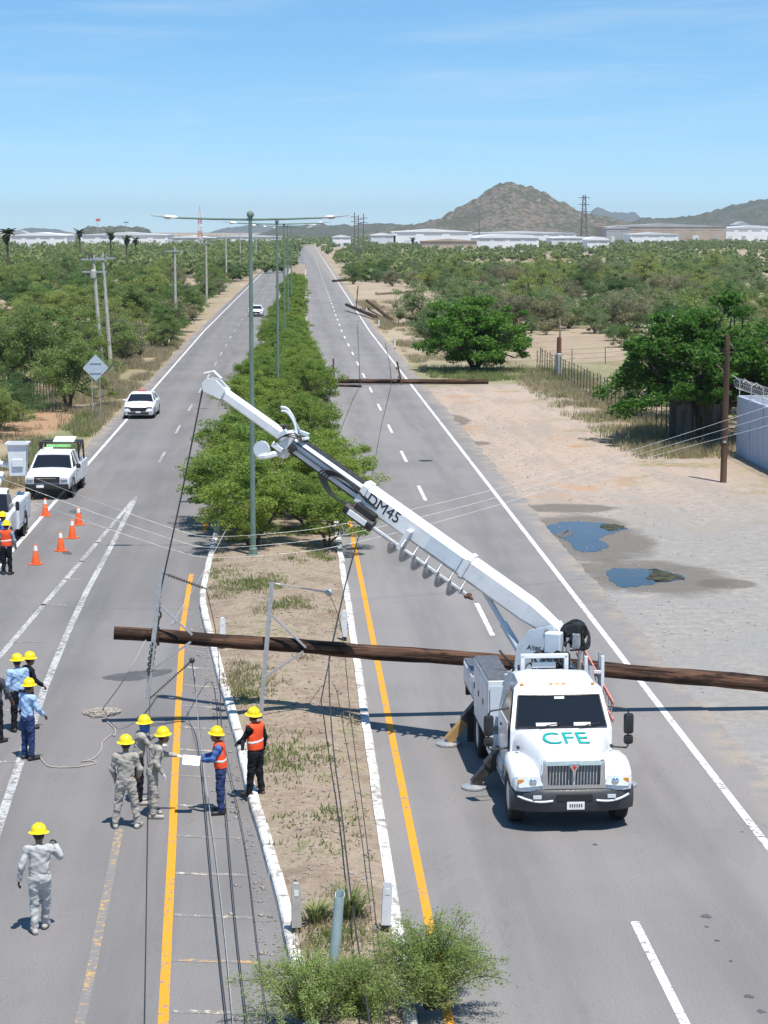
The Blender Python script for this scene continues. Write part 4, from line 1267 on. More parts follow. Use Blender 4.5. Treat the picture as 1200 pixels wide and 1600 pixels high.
for u, vt, Y, lab in [(152, 342, 1600, 'red flag mast above the flat topped hill'), (197, 346, 1700, 'thin floodlight mast on the flat topped hill')]:
    q = at_depth(u, vt, Y)
    t = thing('thin_mast', lab, 'mast', (q.x, Y, 0))
    MB().cyl((0, 0, 0), (0, 0, q.z), .3, .2, 6).build('pole', STEEL, t)
    MB().box((.6 if u < 160 else 0, 0, q.z - .8), (3.2 if u < 160 else 4, .3, 2.0 if u < 160 else .8)).build('flag' if u < 160 else 'light_bank', MASTRED if u < 160 else MASTDARK, t)

# ---- warehouses and works on the horizon
BW = mat('white_sheet_cladding', (.78, .79, .80), .5, var=.05, scale=.05); BT = mat('tan_block_wall', (.42, .34, .26), .85, var=.1, scale=.1)
BG = mat('grey_sheet_cladding', (.36, .37, .37), .6, var=.1, scale=.05); BGR = mat('pale_grey_roof', (.62, .64, .66), .5, var=.08, scale=.05); BDK = mat('dark_openings', (.06, .065, .07), .5)
def building(label, u0, u1, vt, Y, wall, roof, depth=40, arch=False, doors=3, group=None):
    a, b2 = at_depth(u0, vt, Y), at_depth(u1, vt, Y); W = b2.x - a.x; H = max(2.5, a.z)
    t = thing('warehouse', label, 'building', (a.x, Y, 0), 0, group)
    hw = H * .82
    MB().box((W / 2, depth / 2, hw / 2), (W, depth, hw)).build('wall', wall, t)
    if arch:
        sec = [(W * (.5 - .505 * math.cos(PI * k / 10)), hw + (H - hw) * 1.25 * math.sin(PI * k / 10)) for k in range(11)]
    else:
        sec = [(-.4, hw), (W + .4, hw), (W + .4, hw + .25), (W / 2, H), (-.4, hw + .25)]
    MB().prism([(x, 0, z) for x, z in sec], (0, -.5, 0), (0, depth + .5, 0)).build('roof', roof, t)
    for k in range(doors):
        x = W * (k + .6) / (doors + .2)
        MB().box((x, -.06, hw * .25), (W / doors * .30, .2, hw * .46)).build('door', BG if k % 2 else BGR, t)
    for k in range(max(2, doors)):
        MB().box((W * (k + .5) / max(2, doors), -.06, hw * .84), (W / max(2, doors) * .7, .16, hw * .07)).build('window', BG, t)
building('long white warehouse left of the white domed one', 615, 738, 357.5, 1500, BW, BW, 60)
building('low tan block building in front of the white warehouses', 660, 745, 373, 1050, BT, BT, 20, False, 6)
building('white arch roofed shed on the right half of the horizon', 745, 842, 367, 1150, BW, BW, 40, True, 4)
building('far pale row of works under the pointed hill', 738, 900, 361, 1750, BW, BGR, 60, False, 7)
building('small white shed right of the arch roofed one', 918, 952, 371, 1100, BW, BW, 20, True, 1)
building('long flat grey and tan works below the right hill', 950, 1135, 349, 1900, BT, BG, 80, False, 6)
building('small grey block at the left end of the long grey works', 948, 985, 352, 1850, BG, BG, 20, False, 2)
building('pale low shed in front of the long grey works', 862, 935, 369, 1400, BGR, BW, 30, False, 3)
building('white shed half hidden under the long grey works', 985, 1060, 363, 1600, BW, BGR, 30, False, 3)
building('cluster of white works at the right edge of the horizon', 1130, 1235, 352, 2000, BW, BGR, 60, False, 5)
building('dark grey block near the right edge of the horizon', 1150, 1172, 346, 2100, BG, BG, 30, False, 1)
building('big white warehouse at the left end of the horizon', 15, 104, 363, 1200, BW, BW, 50, False, 4)
building('long white roofed warehouse below the flat topped hill', 125, 262, 362.5, 1250, BW, BGR, 50, False, 5)
building('small brick tower block behind the left warehouse', 20, 42, 360, 1300, BT, BG, 20, False, 1)
building('pale sheds right of the long left warehouse', 262, 335, 368, 1400, BGR, BW, 40, False, 3)
building('low white blocks behind the near lamp post', 335, 440, 367, 1600, BW, BGR, 40, False, 5)
building('low grey roofs beside the far end of the road', 580, 618, 364, 1500, BGR, BW, 30, False, 2)
building('small white hut right of the far road end', 520, 548, 367, 1450, BW, BW, 15, False, 1)

# ================================================================ FALLEN POLES AND LINES
def pole_mesh(mb, a, b2, r0, r1, n=12, seg=14, wob=.012):
    a, b2 = Vector(a), Vector(b2)
    pts = [a + (b2 - a) * i / seg for i in range(seg + 1)]
    mb.tube(pts, [r0 + (r1 - r0) * i / seg + rng.uniform(-wob, wob) for i in range(seg + 1)], n)
LE = at_depth(178, 989, 47.4); RE0 = at_depth(1200, 1070, 48.65)
RE = LE + (RE0 - LE) * 1.22
t = thing('fallen_utility_pole', 'long brown timber pole hanging from the boom behind the white truck', 'utility pole', LE)
axis = (RE - LE).normalized()
mb = MB(); L_ = (RE - LE).length
seg_ = 44
mb.tube([Vector((L_ * i / seg_, .03 * math.sin(i * .31), .05 * math.sin(PI * i / seg_) + .012 * math.sin(i * .8))) for i in range(seg_ + 1)], [.160 + .05 * i / seg_ + rng.uniform(-.009, .009) for i in range(seg_ + 1)], 16)
po = mb.build('pole', TIMBER, t, True)
po.rotation_euler = axis.to_track_quat('X', 'Z').to_euler()
def on_pole(u):
    best = min(range(600), key=lambda k: abs(proj(LE + (RE - LE) * k / 600)[0] - u))
    return LE + (RE - LE) * best / 600
IC = CAMR.inverted()
def proj(p):
    q = IC @ (Vector(p) - Vector((0, 0, CAM_H)))
    return (600 + FOC * q.x / -q.z, 800 - FOC * q.y / -q.z)
for k in range(6):
    x = (.9, 1.5, 2.6, 4.4, 5.4, 8.0)[k]
    MB().cyl((x, -.22, .0), (x, .24, .0), .014, None, 6).build('bolt', DARKSTEEL, t).rotation_euler = po.rotation_euler
def crossarm(u_top, v_top, u_bot, v_bot, u_c, br, dy=-.22):
    c = on_pole(u_c); Y = c.y + dy
    T, B = at_depth(u_top, v_top, Y) - LE, at_depth(u_bot, v_bot, Y) - LE
    ax = (T - B).normalized(); R_ = ax.to_track_quat('Z', 'Y').to_matrix()
    m_ = (T + B) / 2; L = (T - B).length
    o = MB().box(m_, (.11, .012, L), R_).box(m_ + R_ @ Vector((.05, .05, 0)), (.012, .1, L), R_).box(m_ + R_ @ Vector((-.05, .05, 0)), (.012, .1, L), R_).build('crossarm', STEEL, t)
    for (ua, va, ub, vb) in br:
        MB().tube([at_depth(ua, va, Y - .02) - LE, at_depth(ub, vb, Y - .02) - LE], .028, 5).build('brace', STEEL, t)
    for q in (.02, .2, .5, .8, .98):
        MB().cyl(B + (T - B) * q + Vector((0, -.04, 0)), B + (T - B) * q + Vector((0, .1, 0)), .018, None, 6).build('bolt', DARKSTEEL, o)
    MB().tube([c - LE + Vector((0, -.25, .0)), c - LE + Vector((0, .2, 0))], .02, 6).build('through_bolt', DARKSTEEL, o)
    return T, B, Y
T1, B1, Y1 = crossarm(254, 893, 234, 1093, 245, [(250, 946, 300, 992), (239, 1045, 298, 1003)])
T2, B2, Y2 = crossarm(428, 910, 411, 1113, 417, [(425, 962, 478, 1012), (417, 1056, 474, 1018)])
def insulator_string(p0, p1, m, r=.045, n=14):
    p0, p1 = Vector(p0), Vector(p1); mb = MB(); d = p1 - p0
    pts = []; rr = []
    for i in range(n):
        for q, k in ((0, .35), (.3, 1), (.5, 1), (.7, .35)):
            pts.append(p0 + d * (.08 + .86 * (i + q) / n)); rr.append(r * k)
    mb.tube(pts, rr, 8); mb.tube([p0, p0 + d * .09], .018, 6); mb.tube([p1 - d * .08, p1], .018, 6)
    return mb
e1 = at_depth(322, 920, Y1 + .1) - LE; e2 = at_depth(514, 926, Y2 + .2) - LE; e3 = at_depth(300, 1032, Y1 + .2) - LE
insulator_string(T1 + Vector((.05, 0, -.05)), e1, INSUL).build('insulator', INSUL, t, True)
insulator_string(T2 + Vector((.04, 0, -.03)), e2, INSUL, .026, 22).build('insulator', STEEL, t, True)
insulator_string(B1 + Vector((.0, 0, .02)), e3, INSUL, .03, 18).build('insulator', INSUL, t, True)
MB().sphere(e2, .09, 8, 6).build('clamp', STEEL, t); MB().sphere(e3, .07, 8, 6).build('clamp', DARKSTEEL, t)

# second, third ... poles lying farther up the road
def lying_pole(label, a, b2, r, arms, m=TIMBER, hang=()):
    a, b2 = Vector(a), Vector(b2)
    t = thing('fallen_utility_pole', label, 'utility pole', a)
    mb = MB(); pole_mesh(mb, (0, 0, 0), ((b2 - a).length, 0, 0), r * .85, r, 10, 12, .006)
    o = mb.build('pole', m, t, True); o.rotation_euler = (b2 - a).normalized().to_track_quat('X', 'Z').to_euler()
    for f, up, dx in arms:
        c = (b2 - a) * f
        R_ = Vector((dx, 0, up)).normalized().to_track_quat('Z', 'Y').to_matrix()
        k = MB().box(c + Vector((dx * .5, -.2, up * .5 - .1)), (.2, .13, up + .25), R_).build('crossarm', TIMBER_V, t)
        for q in (.3, .75): MB().lathe([(.05, 0), (.11, .04), (.06, .1), (.11, .13), (.04, .2)], c + Vector((dx * q - .1, -.3, up * q - .2)), 8).build('insulator', INSUL, k)
    return t
yb = ground_at(600, 601).y
lying_pole('dark timber pole lying straight across the right road', at_depth(517, 600, yb) * Vector((1, 1, 0)).x if False else Vector((at_depth(517, 600, yb).x, yb, .27)), Vector((at_depth(764, 598, yb).x, yb + .6, .16)), .2, [(.02, 1.7, -.05), (.445, 1.5, -.3)])
p = ground_at(530, 602)
lying_pole('short broken crossarm timber beside the pole across the road', (p.x - .6, p.y - 1.0, .08), (p.x + 1.6, p.y - 2.2, .08), .1, [])
a1, a2 = ground_at(540, 484), ground_at(581, 496)
lying_pole('dark pole of the crossed pair, its end over the far right road', (a1.x, a1.y - 4, .9), (a2.x + .3, a2.y - 6, .3), .26, [(.35, 3.2, .3)])
a1, a2 = ground_at(573, 481), ground_at(612, 503)
lying_pole('slanting pole of the crossed pair on the far right verge', (a1.x, a1.y, 1.1), (a2.x, a2.y, .25), .24, [])
a1, a2 = ground_at(588, 461), ground_at(652, 457)
lying_pole('pale bleached pole lying on the dirt at the far right', (a1.x, a1.y, .3), (a2.x, a2.y, .35), .32, [], TIMBER_PALE)
a1, a2 = ground_at(520, 441), ground_at(570, 437)
lying_pole('farthest fallen pole lying across the right road edge', (a1.x, a1.y, .3), (a2.x, a2.y, .3), .3, [], TIMBER)

# ---- lines
def spline(pts, k=8):
    pts = [Vector(p) for p in pts]; out = []
    for i in range(len(pts) - 1):
        p0, p1, p2, p3 = pts[max(i - 1, 0)], pts[i], pts[i + 1], pts[min(i + 2, len(pts) - 1)]
        for s in range(k):
            t_ = s / k
            out.append(.5 * ((2 * p1) + (p2 - p0) * t_ + (2 * p0 - 5 * p1 + 4 * p2 - p3) * t_ * t_ + (3 * p1 - p0 - 3 * p2 + p3) * t_ ** 3))
    return out + [pts[-1]]
def cable(name, label, pts, r, m, group=None, cat='cable', k=8):
    return tag(MB().tube(spline(pts, k), r, 6).build(name, m, None, True), label, cat, group)
def gz(l): return [ground_at(u, v, z) for u, v, z in l]
cable('fallen_line', 'dark line from the left crossarm end insulator down past the workers', [LE + e3] + gz([(311, 1135, .35), (330, 1368, .12), (355, 1600, .12), (372, 1740, .2)]), .011, CABLE, 'fallen lines over the turning bay')
cable('fallen_line', 'dark line from the left upper insulator running over the left kerb', [LE + e1] + gz([(340, 1010, 1.0), (349, 1200, .25), (366, 1420, .12), (386, 1600, .12), (402, 1740, .2)]), .010, CABLE, 'fallen lines over the turning bay')
cable('fallen_line', 'faint line rising beside the left kerb toward the foreground', gz([(340, 1092, .7), (352, 1170, .2), (381, 1310, .08), (402, 1474, .08), (424, 1640, .1)]), .007, CABLE, 'fallen lines over the turning bay')
cable('fallen_line', 'faint pale line in the turning bay beside the darker ones', gz([(303, 1040, 1.2), (312, 1150, .4), (331, 1290, .1), (350, 1450, .06), (368, 1640, .1)]), .006, ALUCABLE, 'fallen lines over the turning bay')
cable('fallen_line', 'leftmost dark line running straight down the left road', gz([(234, 1092, .85), (233, 1180, .25), (230, 1350, .06), (226, 1600, .06), (224, 1720, .1)]), .008, CABLE, 'fallen lines over the turning bay')
cable('fallen_line', 'dark line sagging along the median from the second crossarm', gz([(514, 1028, 1.35), (515, 1090, .9), (522, 1180, .6), (533, 1262, .5), (548, 1395, .5), (578, 1600, .8), (598, 1720, .9)]), .014, CABLE, 'fallen lines along the median')
cable('fallen_line', 'greyer line along the median right of the darker one', [LE + e2] + gz([(534, 985, 1.6), (548, 1120, .8), (570, 1290, .5), (590, 1460, .5), (612, 1620, .8)]), .009, CABLE, 'fallen lines along the median')
cable('fallen_line', 'long dark line lying along the right road behind the boom', gz([(612, 598, .4), (602, 640, .15), (595, 670, .1), (580, 751, .1), (562, 830, .15), (541, 907, .5), (514, 1028, 1.35)]), .015, CABLE, 'lines lying along the right road')
cable('fallen_line', 'shorter dark line lying on the road toward the median bush', gz([(563, 600, .4), (552, 622, .1), (545, 640, .05), (535, 665, .05), (510, 730, .3)]), .014, CABLE, 'lines lying along the right road')
cable('fallen_line', 'thin line lying on the road between the farther fallen poles', gz([(559, 500, .6), (560, 540, .05), (562, 580, .1), (563, 600, .3)]), .018, CABLE, 'lines lying along the right road')
cable('fallen_line', 'thin line lying from the crossed poles toward the right edge line', gz([(602, 535, .1), (609, 570, .05), (612, 598, .3)]), .015, CABLE, 'lines lying along the right road')
for i, (dv, lab) in enumerate([(0, 'uppermost of three pale lines sagging across both roads'), (17, 'middle of three pale lines sagging across both roads'), (33, 'lowest of three pale lines sagging across both roads')]):
    Lp = [at_depth(-120, 690 + dv * 1.15, 60 + i), at_depth(0, 727 + dv * 1.2, 61 + i), at_depth(160, 787 + dv * 1.1, 62), at_depth(280, 829 + dv, 62), at_depth(330, 838 + dv, 62)]
    Rp = [at_depth(420, 834 + dv * 1.0, 62.5), at_depth(540, 818 + dv, 63), at_depth(760, 768 + dv * .8, 64.5), at_depth(980, 706 + dv * .55, 66.5), at_depth(1200, 635 + dv * .9, 69), at_depth(1320, 594 + dv * 1.0, 70)]
    cable('sagging_line', lab, Lp + Rp, .0055, ALUCABLE, 'pale lines across the road')
cable('guy_line', 'thin pale guy dropping from the sagging lines to the median', [at_depth(352, 830, 62), at_depth(320, 890, 61.5), at_depth(290, 940, 61), ground_at(268, 975, .05)], .009, ALUCABLE)
# tag line and heap of rope on the asphalt
cable('tag_line', 'thin white rope slanting from the pole end to the rope heap', [at_depth(228, 1000, 47.2), at_depth(195, 1060, 46.9), ground_at(160, 1108, .05)], .012, ROPE, None, 'rope')
rp = []
c0 = ground_at(160, 1114, .03); r3 = random.Random(4)
for k in range(70):
    a = k * .55; q = .10 + .24 * r3.random()
    rp.append((c0.x + q * 1.25 * math.cos(a) + r3.uniform(-.08, .08), c0.y + q * 1.3 * math.sin(a) + r3.uniform(-.1, .1), .03 + .02 * r3.random() + .0007 * k))
tail = gz([(165, 1122, .02), (172, 1131, .02), (180, 1140, .02), (179, 1150, .02), (174, 1148, .02), (160, 1160, .02), (158, 1172, .02), (146, 1185, .02), (127, 1190, .02), (140, 1188, .03), (150, 1192, .02), (120, 1198, .02), (80, 1198, .02), (68, 1190, .02), (62, 1182, .02)])
cable('rope_heap', 'pale rope lying in a loose heap with a tail on the asphalt', rp + tail, .014, ROPE, None, 'rope', 3)

# ---- traffic cones
cone_data = [(71, 806, 'cone nearest the white pickup, right before its bumper'), (123, 820, 'rightmost orange cone of the five'), (113, 841, 'orange cone just below the rightmost one'), (95, 861, 'orange cone second nearest the camera'), (56, 882, 'orange cone nearest the camera, by the worker in the vest')]
for i, (u, v, lab) in enumerate(cone_data):
    p = ground_at(u, v)
    if i == 0:
        cone0 = thing('traffic_cone', lab, 'traffic cone', p, .2, 'orange traffic cones')
        MB().bbox((0, 0, .02), (.40, .40, .04), .012).build('base', ORANGE, cone0)
        MB().lathe([(.155, .04), (.04, .70), (.028, .72)], (0, 0, 0), 16).build('cone', ORANGE, cone0, True)
        MB().lathe([(.081, .49), (.0515, .66), (.045, .66)], (0, 0, 0), 16).build('white_collar', WHITECLOTH, cone0, True)
    else:
        copy_thing(cone0, p, rng.uniform(0, 1.5), lab)

# ---- loose stones and litter
def stones(name, pts, m, label, smin_, smax_, seed):
    rs = np.random.RandomState(seed); V = []; F = []
    B0 = np.array([(1, 0, 0), (-1, 0, 0), (0, 1, 0), (0, -1, 0), (0, 0, 1), (0, 0, -1)], float)
    T0 = np.array([(0, 2, 4), (2, 1, 4), (1, 3, 4), (3, 0, 4), (2, 0, 5), (1, 2, 5), (3, 1, 5), (0, 3, 5)])
    for i, p in enumerate(pts):
        s_ = smin_ + (smax_ - smin_) * rs.random() ** 3
        V.append(B0 * s_ * (.6 + .8 * rs.random((6, 3))) * np.array([1, 1, .6]) + np.array(p)); F.append(T0 + 6 * i)
    o = struct(link(name, np_mesh(name, np.concatenate(V), np.concatenate(F), m)), 'stuff'); o['label'] = label; o['category'] = 'stones'
STONE = mat('pale_pebbles', (.29, .255, .215), .95, var=.4, scale=2)
sp = []
for _ in range(2600):
    y = 29 + 50 * rg.random(); x = rg.uniform(lx(y) + .3, rx(y) - .3); sp.append((x, y, soil_z(x, y) + .01))
stones('pebbles', sp, STONE, 'small stones scattered on the median soil', .012, .05, 1)
sp = [(9.9 + abs(rg.gauss(0, 5)), 50 + 110 * rg.random(), -.015) for _ in range(2600)]
stones('pebbles', sp, STONE, 'small stones scattered on the gravel lot', .012, .055, 2)
sp = [(-11.2 - abs(rg.gauss(0, 2)), 85 + 100 * rg.random(), -.015) for _ in range(900)] + [(lx(y_) - abs(rg.gauss(0, .25)) - .05, y_, .008) for y_ in [26 + 34 * rg.random() for _ in range(500)]]
stones('pebbles', sp, STONE, 'small stones along the left verge and left kerb', .012, .06, 3)
# ================================================================ THE DIGGER DERRICK TRUCK
def text_mesh(name, body, m, size=1.0, depth=.004, italic=0.0, parent=None, mat4=None, sx=1.0, bold=0.0):
    cu = bpy.data.curves.new(name, 'FONT'); cu.body = body; cu.size = size; cu.extrude = depth; cu.align_x = 'CENTER'; cu.align_y = 'CENTER'; cu.shear = italic; cu.offset = bold
    cu.resolution_u = 4
    o = bpy.data.objects.new(name, cu); C.objects.link(o)
    dg = bpy.context.evaluated_depsgraph_get(); me = bpy.data.meshes.new_from_object(o.evaluated_get(dg))
    bpy.data.objects.remove(o)
    me.materials.clear(); me.materials.append(m)
    ob = link(name, me, parent)
    if mat4 is not None: ob.matrix_local = mat4
    return ob
def wheel(parent, c, r, w, side, dual=False, rim_m=None, name='wheel'):
    prof_t = [(r * .62, -w / 2), (r * .93, -w / 2), (r, -w * .36), (r, w * .36), (r * .93, w / 2), (r * .62, w / 2)]
    RY = Matrix.Rotation(rad(90), 3, 'Y')
    tb = MB(); V = []; F = []; n = 28
    for i, (rr, xx) in enumerate(prof_t):
        for k in range(n):
            a = 2 * PI * k / n; V.append((c[0] + xx, c[1] + rr * math.cos(a), c[2] + rr * math.sin(a)))
    for i in range(len(prof_t)):
        i2 = (i + 1) % len(prof_t)
        for k in range(n):
            k2 = (k + 1) % n; F.append((i * n + k, i * n + k2, i2 * n + k2, i2 * n + k))
    wo_ = tb.add(V, F).build(name, RUBBER, parent, True)
    dish = -.25 if dual else .18
    prof = [(r * .63, w * .42), (r * .58, w * .30), (r * .40, w * dish), (r * .28, w * dish), (r * .26, w * (dish + .22)), (.0, w * (dish + .25))]
    rb = MB()
    rb.lathe(prof, c, 20, Matrix.Rotation(rad(90 * side), 3, 'Y'))
    for k in range(8):
        a = 2 * PI * k / 8
        p0 = Vector((c[0] + side * w * (dish + .02), c[1] + r * .33 * math.cos(a), c[2] + r * .33 * math.sin(a)))
        rb.cyl(p0, p0 + Vector((side * .03, 0, 0)), .018, None, 6)
    rb.build('rim', rim_m or WHITE_DULL, wo_, True)
    return wo_

tx = at_depth(897, 1262, 38.5).x
truck = thing('digger_truck', 'white utility digger derrick truck with long raised boom on the right road', 'truck', (tx, 38.5, 0), rad(1.6))
TM = Matrix.Translation((tx, 38.5, 0)) @ Matrix.Rotation(rad(1.6), 4, 'Z')
TI = TM.inverted()
# chassis
cb = MB()
for s in (-1, 1): cb.box((s * .43, 4.6, .88), (.09, 8.2, .26))
for y in (1.0, 2.6, 4.2, 5.6, 7.0, 8.4): cb.box((0, y, .85), (.8, .12, .18))
cb.box((0, .95, .52), (1.9, .14, .14)).box((0, 6.0, .52), (1.9, .18, .18)).sphere((0, 6.0, .52), .26, 10, 7)
cb.box((0, 1.2, .95), (.7, 1.5, .5))
cb.build('chassis', DARKSTEEL, truck)
for s in (-1, 1):
    wheel(truck, (s * 1.02, .98, .5), .5, .29, s)
    wheel(truck, (s * 1.05, 6.0, .5), .5, .27, s, True)
    wheel(truck, (s * .72, 6.0, .5), .5, .27, s, True)
# hood
def hsec(y, zt, wt, wb, zb):
    pts = [(-wb, zb), (-wb, zt - .26), (-wt - .06, zt - .07), (-wt + .0, zt - .005), (-wt * .5, zt + .018), (0, zt + .024), (wt * .5, zt + .018), (wt - .0, zt - .005), (wt + .06, zt - .07), (wb, zt - .26), (wb, zb)]
    return [(x, y, z) for x, z in pts]
hood = MB().loft([hsec(.10, 1.38, .50, .62, .92), hsec(.22, 1.45, .54, .64, .9), hsec(.6, 1.52, .60, .70, .9), hsec(1.1, 1.585, .70, .82, .9), hsec(1.45, 1.63, .80, .92, .9), hsec(1.72, 1.66, .88, .99, .9)]).build('hood', WHITE, truck, 35)
# fenders
for s in (-1, 1):
    secs = []
    for y, zt, w0, w1, zb in [(.06, .98, .58, 1.02, .82), (.14, 1.10, .56, 1.12, .80), (.34, 1.20, .55, 1.18, .84), (.65, 1.275, .56, 1.195, 1.00), (.98, 1.30, .58, 1.20, 1.06), (1.35, 1.29, .62, 1.185, .98), (1.62, 1.23, .66, 1.15, .72), (1.80, 1.18, .7, 1.10, .62)]:
        h = zt - zb; m_ = (w0 + w1) / 2
        pr_ = [(w0, zb), (w0, zt - h * .25), (w0 + (w1 - w0) * .2, zt - h * .02), (m_, zt), (w1 - (w1 - w0) * .13, zt - h * .04), (w1 - .012, zt - h * .24), (w1, zb + .02), (w1 - .05, zb)]
        secs.append([(s * x, y, z) for x, z in pr_])
    fo = MB().loft(secs).build('fender', WHITE, truck, 50)
    hl = MB()
    hl.loft([[(s * .60, .03, .94), (s * .66, .10, 1.10), (s * .66, .2, 1.10), (s * .60, .2, .94)], [(s * .86, .01, .92), (s * .88, .07, 1.10), (s * .88, .2, 1.10), (s * .86, .2, .92)], [(s * 1.06, .05, .90), (s * 1.09, .14, 1.09), (s * 1.08, .25, 1.09), (s * 1.05, .25, .90)], [(s * 1.15, .2, .90), (s * 1.17, .28, 1.02), (s * 1.12, .32, 1.02), (s * 1.1, .3, .90)]])
    hl.build('headlight', LAMPGLASS, truck, 30)
    MB().sphere((s * .80, .03, 1.0), .075, 10, 6, (1, .4, 1)).build('lamp', CHROME, fo, True)
    MB().box((s * 1.02, .09, 1.0), (.10, .03, .1)).build('turn_lamp', AMBER, fo)
# grille
gr = MB()
GO = [(-.62, .04, .86), (.62, .04, .86), (.60, .06, 1.40), (-.60, .06, 1.40)]; GI = [(-.50, .03, .94), (.50, .03, .94), (.52, .05, 1.32), (-.52, .05, 1.32)]
V = GO + GI + [(x, y + .1, z) for x, y, z in GO] + [(x, y + .1, z) for x, y, z in GI]
F = []
for k in range(4):
    k2 = (k + 1) % 4
    F += [(k, k2, 4 + k2, 4 + k), (8 + k, 12 + k, 12 + k2, 8 + k2), (k, 8 + k, 8 + k2, k2), (4 + k, 4 + k2, 12 + k2, 12 + k)]
go = gr.add(V, F).build('grille', CHROME, truck)
MB().box((0, .12, 1.13), (1.0, .03, .40)).build('grille_mesh', BLACK, go)
for s in (-1, 1):
    MB().tube([(s * .535, .2, 1.43), (s * .62, .7, 1.47), (s * .73, 1.15, 1.5), (s * .90, 1.66, 1.55)], .008, 4).build('hood_seam', BLACK, hood)
    MB().box((s * .93, 1.2, 1.40), (.05, .12, .05)).build('hood_latch', BLACK, hood)
for k in range(17):
    x = -.48 + .06 * k
    if abs(x) < .02: continue
    MB().bbox((x, .065, 1.125), (.016, .045, .36), .004).build('grille_bar', DARKSTEEL, go)
MB().prism([(0, .02, .97), (.035, .02, 1.22), (.11, .02, 1.34), (-.11, .02, 1.34), (-.035, .02, 1.22)], (0, 0, 0), (0, .03, 0)).build('grille_spine', CHROME, go)
MB().prism([(0, .005, 1.235), (.045, .005, 1.29), (0, .005, 1.335), (-.045, .005, 1.29)], (0, 0, 0), (0, .02, 0)).build('emblem', REDLENS, go)
# bumper
bp = MB(); secs = []
for x in (-1.2, -1.14, -.95, -.55, 0, .55, .95, 1.14, 1.2):
    yb_ = -.02 + .30 * max(0, (abs(x) - .5) / .7) ** 2.2
    secs.append([(x, yb_ + .03, .85), (x, yb_ - .03, .78), (x, yb_ - .04, .60), (x, yb_ + .02, .42), (x, yb_ + .2, .40), (x, yb_ + .2, .85)])
bo = bp.loft(secs).build('bumper', mat('dark_grey_bumper', (.045, .047, .05), .45, var=.1), truck, 40)
for s in (-1, 1):
    V = []
    for k in range(9):
        q = k / 8; x = s * (.42 + .66 * q); yb_ = -.065 + .30 * max(0, (abs(x) - .5) / .7) ** 2.2
        V.append(Vector((x, yb_, .66 - .035 * math.sin(PI * q * .9) + .07 * q * q)))
    MB().tube(V, .022, 6).build('bumper_trim', WHITE_DULL, bo, True)
    MB().box((s * .72, -.052 + .01, .73), (.16, .03, .07)).build('fog_lamp', LAMPGLASS, bo)
MB().box((0, -.062, .72), (.7, .03, .12)).build('air_intake', BLACK, bo)
pl_ = MB().box((.02, -.075, .56), (.34, .012, .15)).build('number_plate', PAPER, bo)
for k in range(6): MB().box((-.09 + .045 * k, -.0835, .565), (.022, .004, .06)).build('plate_character', BLACKVINYL, bo)
# cab shell
prof = [(1.66, .72), (1.66, 1.64), (2.10, 2.28), (2.22, 2.40), (2.46, 2.46), (3.1, 2.50), (3.42, 2.46), (3.52, 2.36), (3.55, 1.6), (3.55, .72)]
def hw(z): return 1.02 if z <= 1.64 else 1.02 - .15 * (z - 1.64) / .8 - (.10 if z > 2.44 else 0)
cabm = MB(); secs = []
for f in (-1, -.93, -.5, 0, .5, .93, 1):
    crown_ = .02 * (1 - f * f)
    secs.append([(f * hw(z), y - (.05 * (1 - f * f) if y < 2.4 and z > 1 else 0), z + (crown_ if z > 2.3 else 0) - (.03 if abs(f) == 1 and z > 2.38 else 0)) for y, z in prof])
cab = cabm.loft(secs).build('cab', WHITE, truck, 35)
ws = MB(); V = []; F = []
for i, f in enumerate((-.9, -.5, 0, .5, .9)):
    for j, q in enumerate((.06, .94)):
        y = 1.66 + .44 * q; z = 1.64 + .64 * q
        V.append((f * hw(z), y - .05 * (1 - f * f) - .02, z + .010))
    if i: F.append((2 * i - 2, 2 * i, 2 * i + 1, 2 * i - 1))
ws.add(V, F).build('windshield', GLASS, cab, True)
vb = [V[2 * i] for i in range(5)] + [V[2 * i + 1] for i in reversed(range(5))]
MB().tube([Vector(p) for p in vb + [vb[0]]], .022, 5).build('windshield_seal', BLACK, cab)
for s in (-.45, .35):
    MB().tube([(s, 1.58, 1.675), (s + .18, 1.60, 1.74), (s + .42, 1.62, 1.77)], .012, 5).build('wiper', BLACK, cab)
for s, w_ in ((-.3, .42), (.42, .34)):
    MB().bbox((s, 1.655, 1.745), (w_, .012, .07), .004, Matrix.Rotation(rad(-34), 3, 'X')).build('dash_paper', PAPER, cab)
MB().box((0, 1.985, 2.21), (.2, .02, .05), Matrix.Rotation(rad(-34), 3, 'X')).build('visor_sticker', PAPER, cab)
for x in (-.72, -.13, 0, .13, .72): MB().sphere((x, 2.23, 2.44), .035, 8, 5, (1.3, .8, .7)).build('marker_lamp', AMBER, cab)
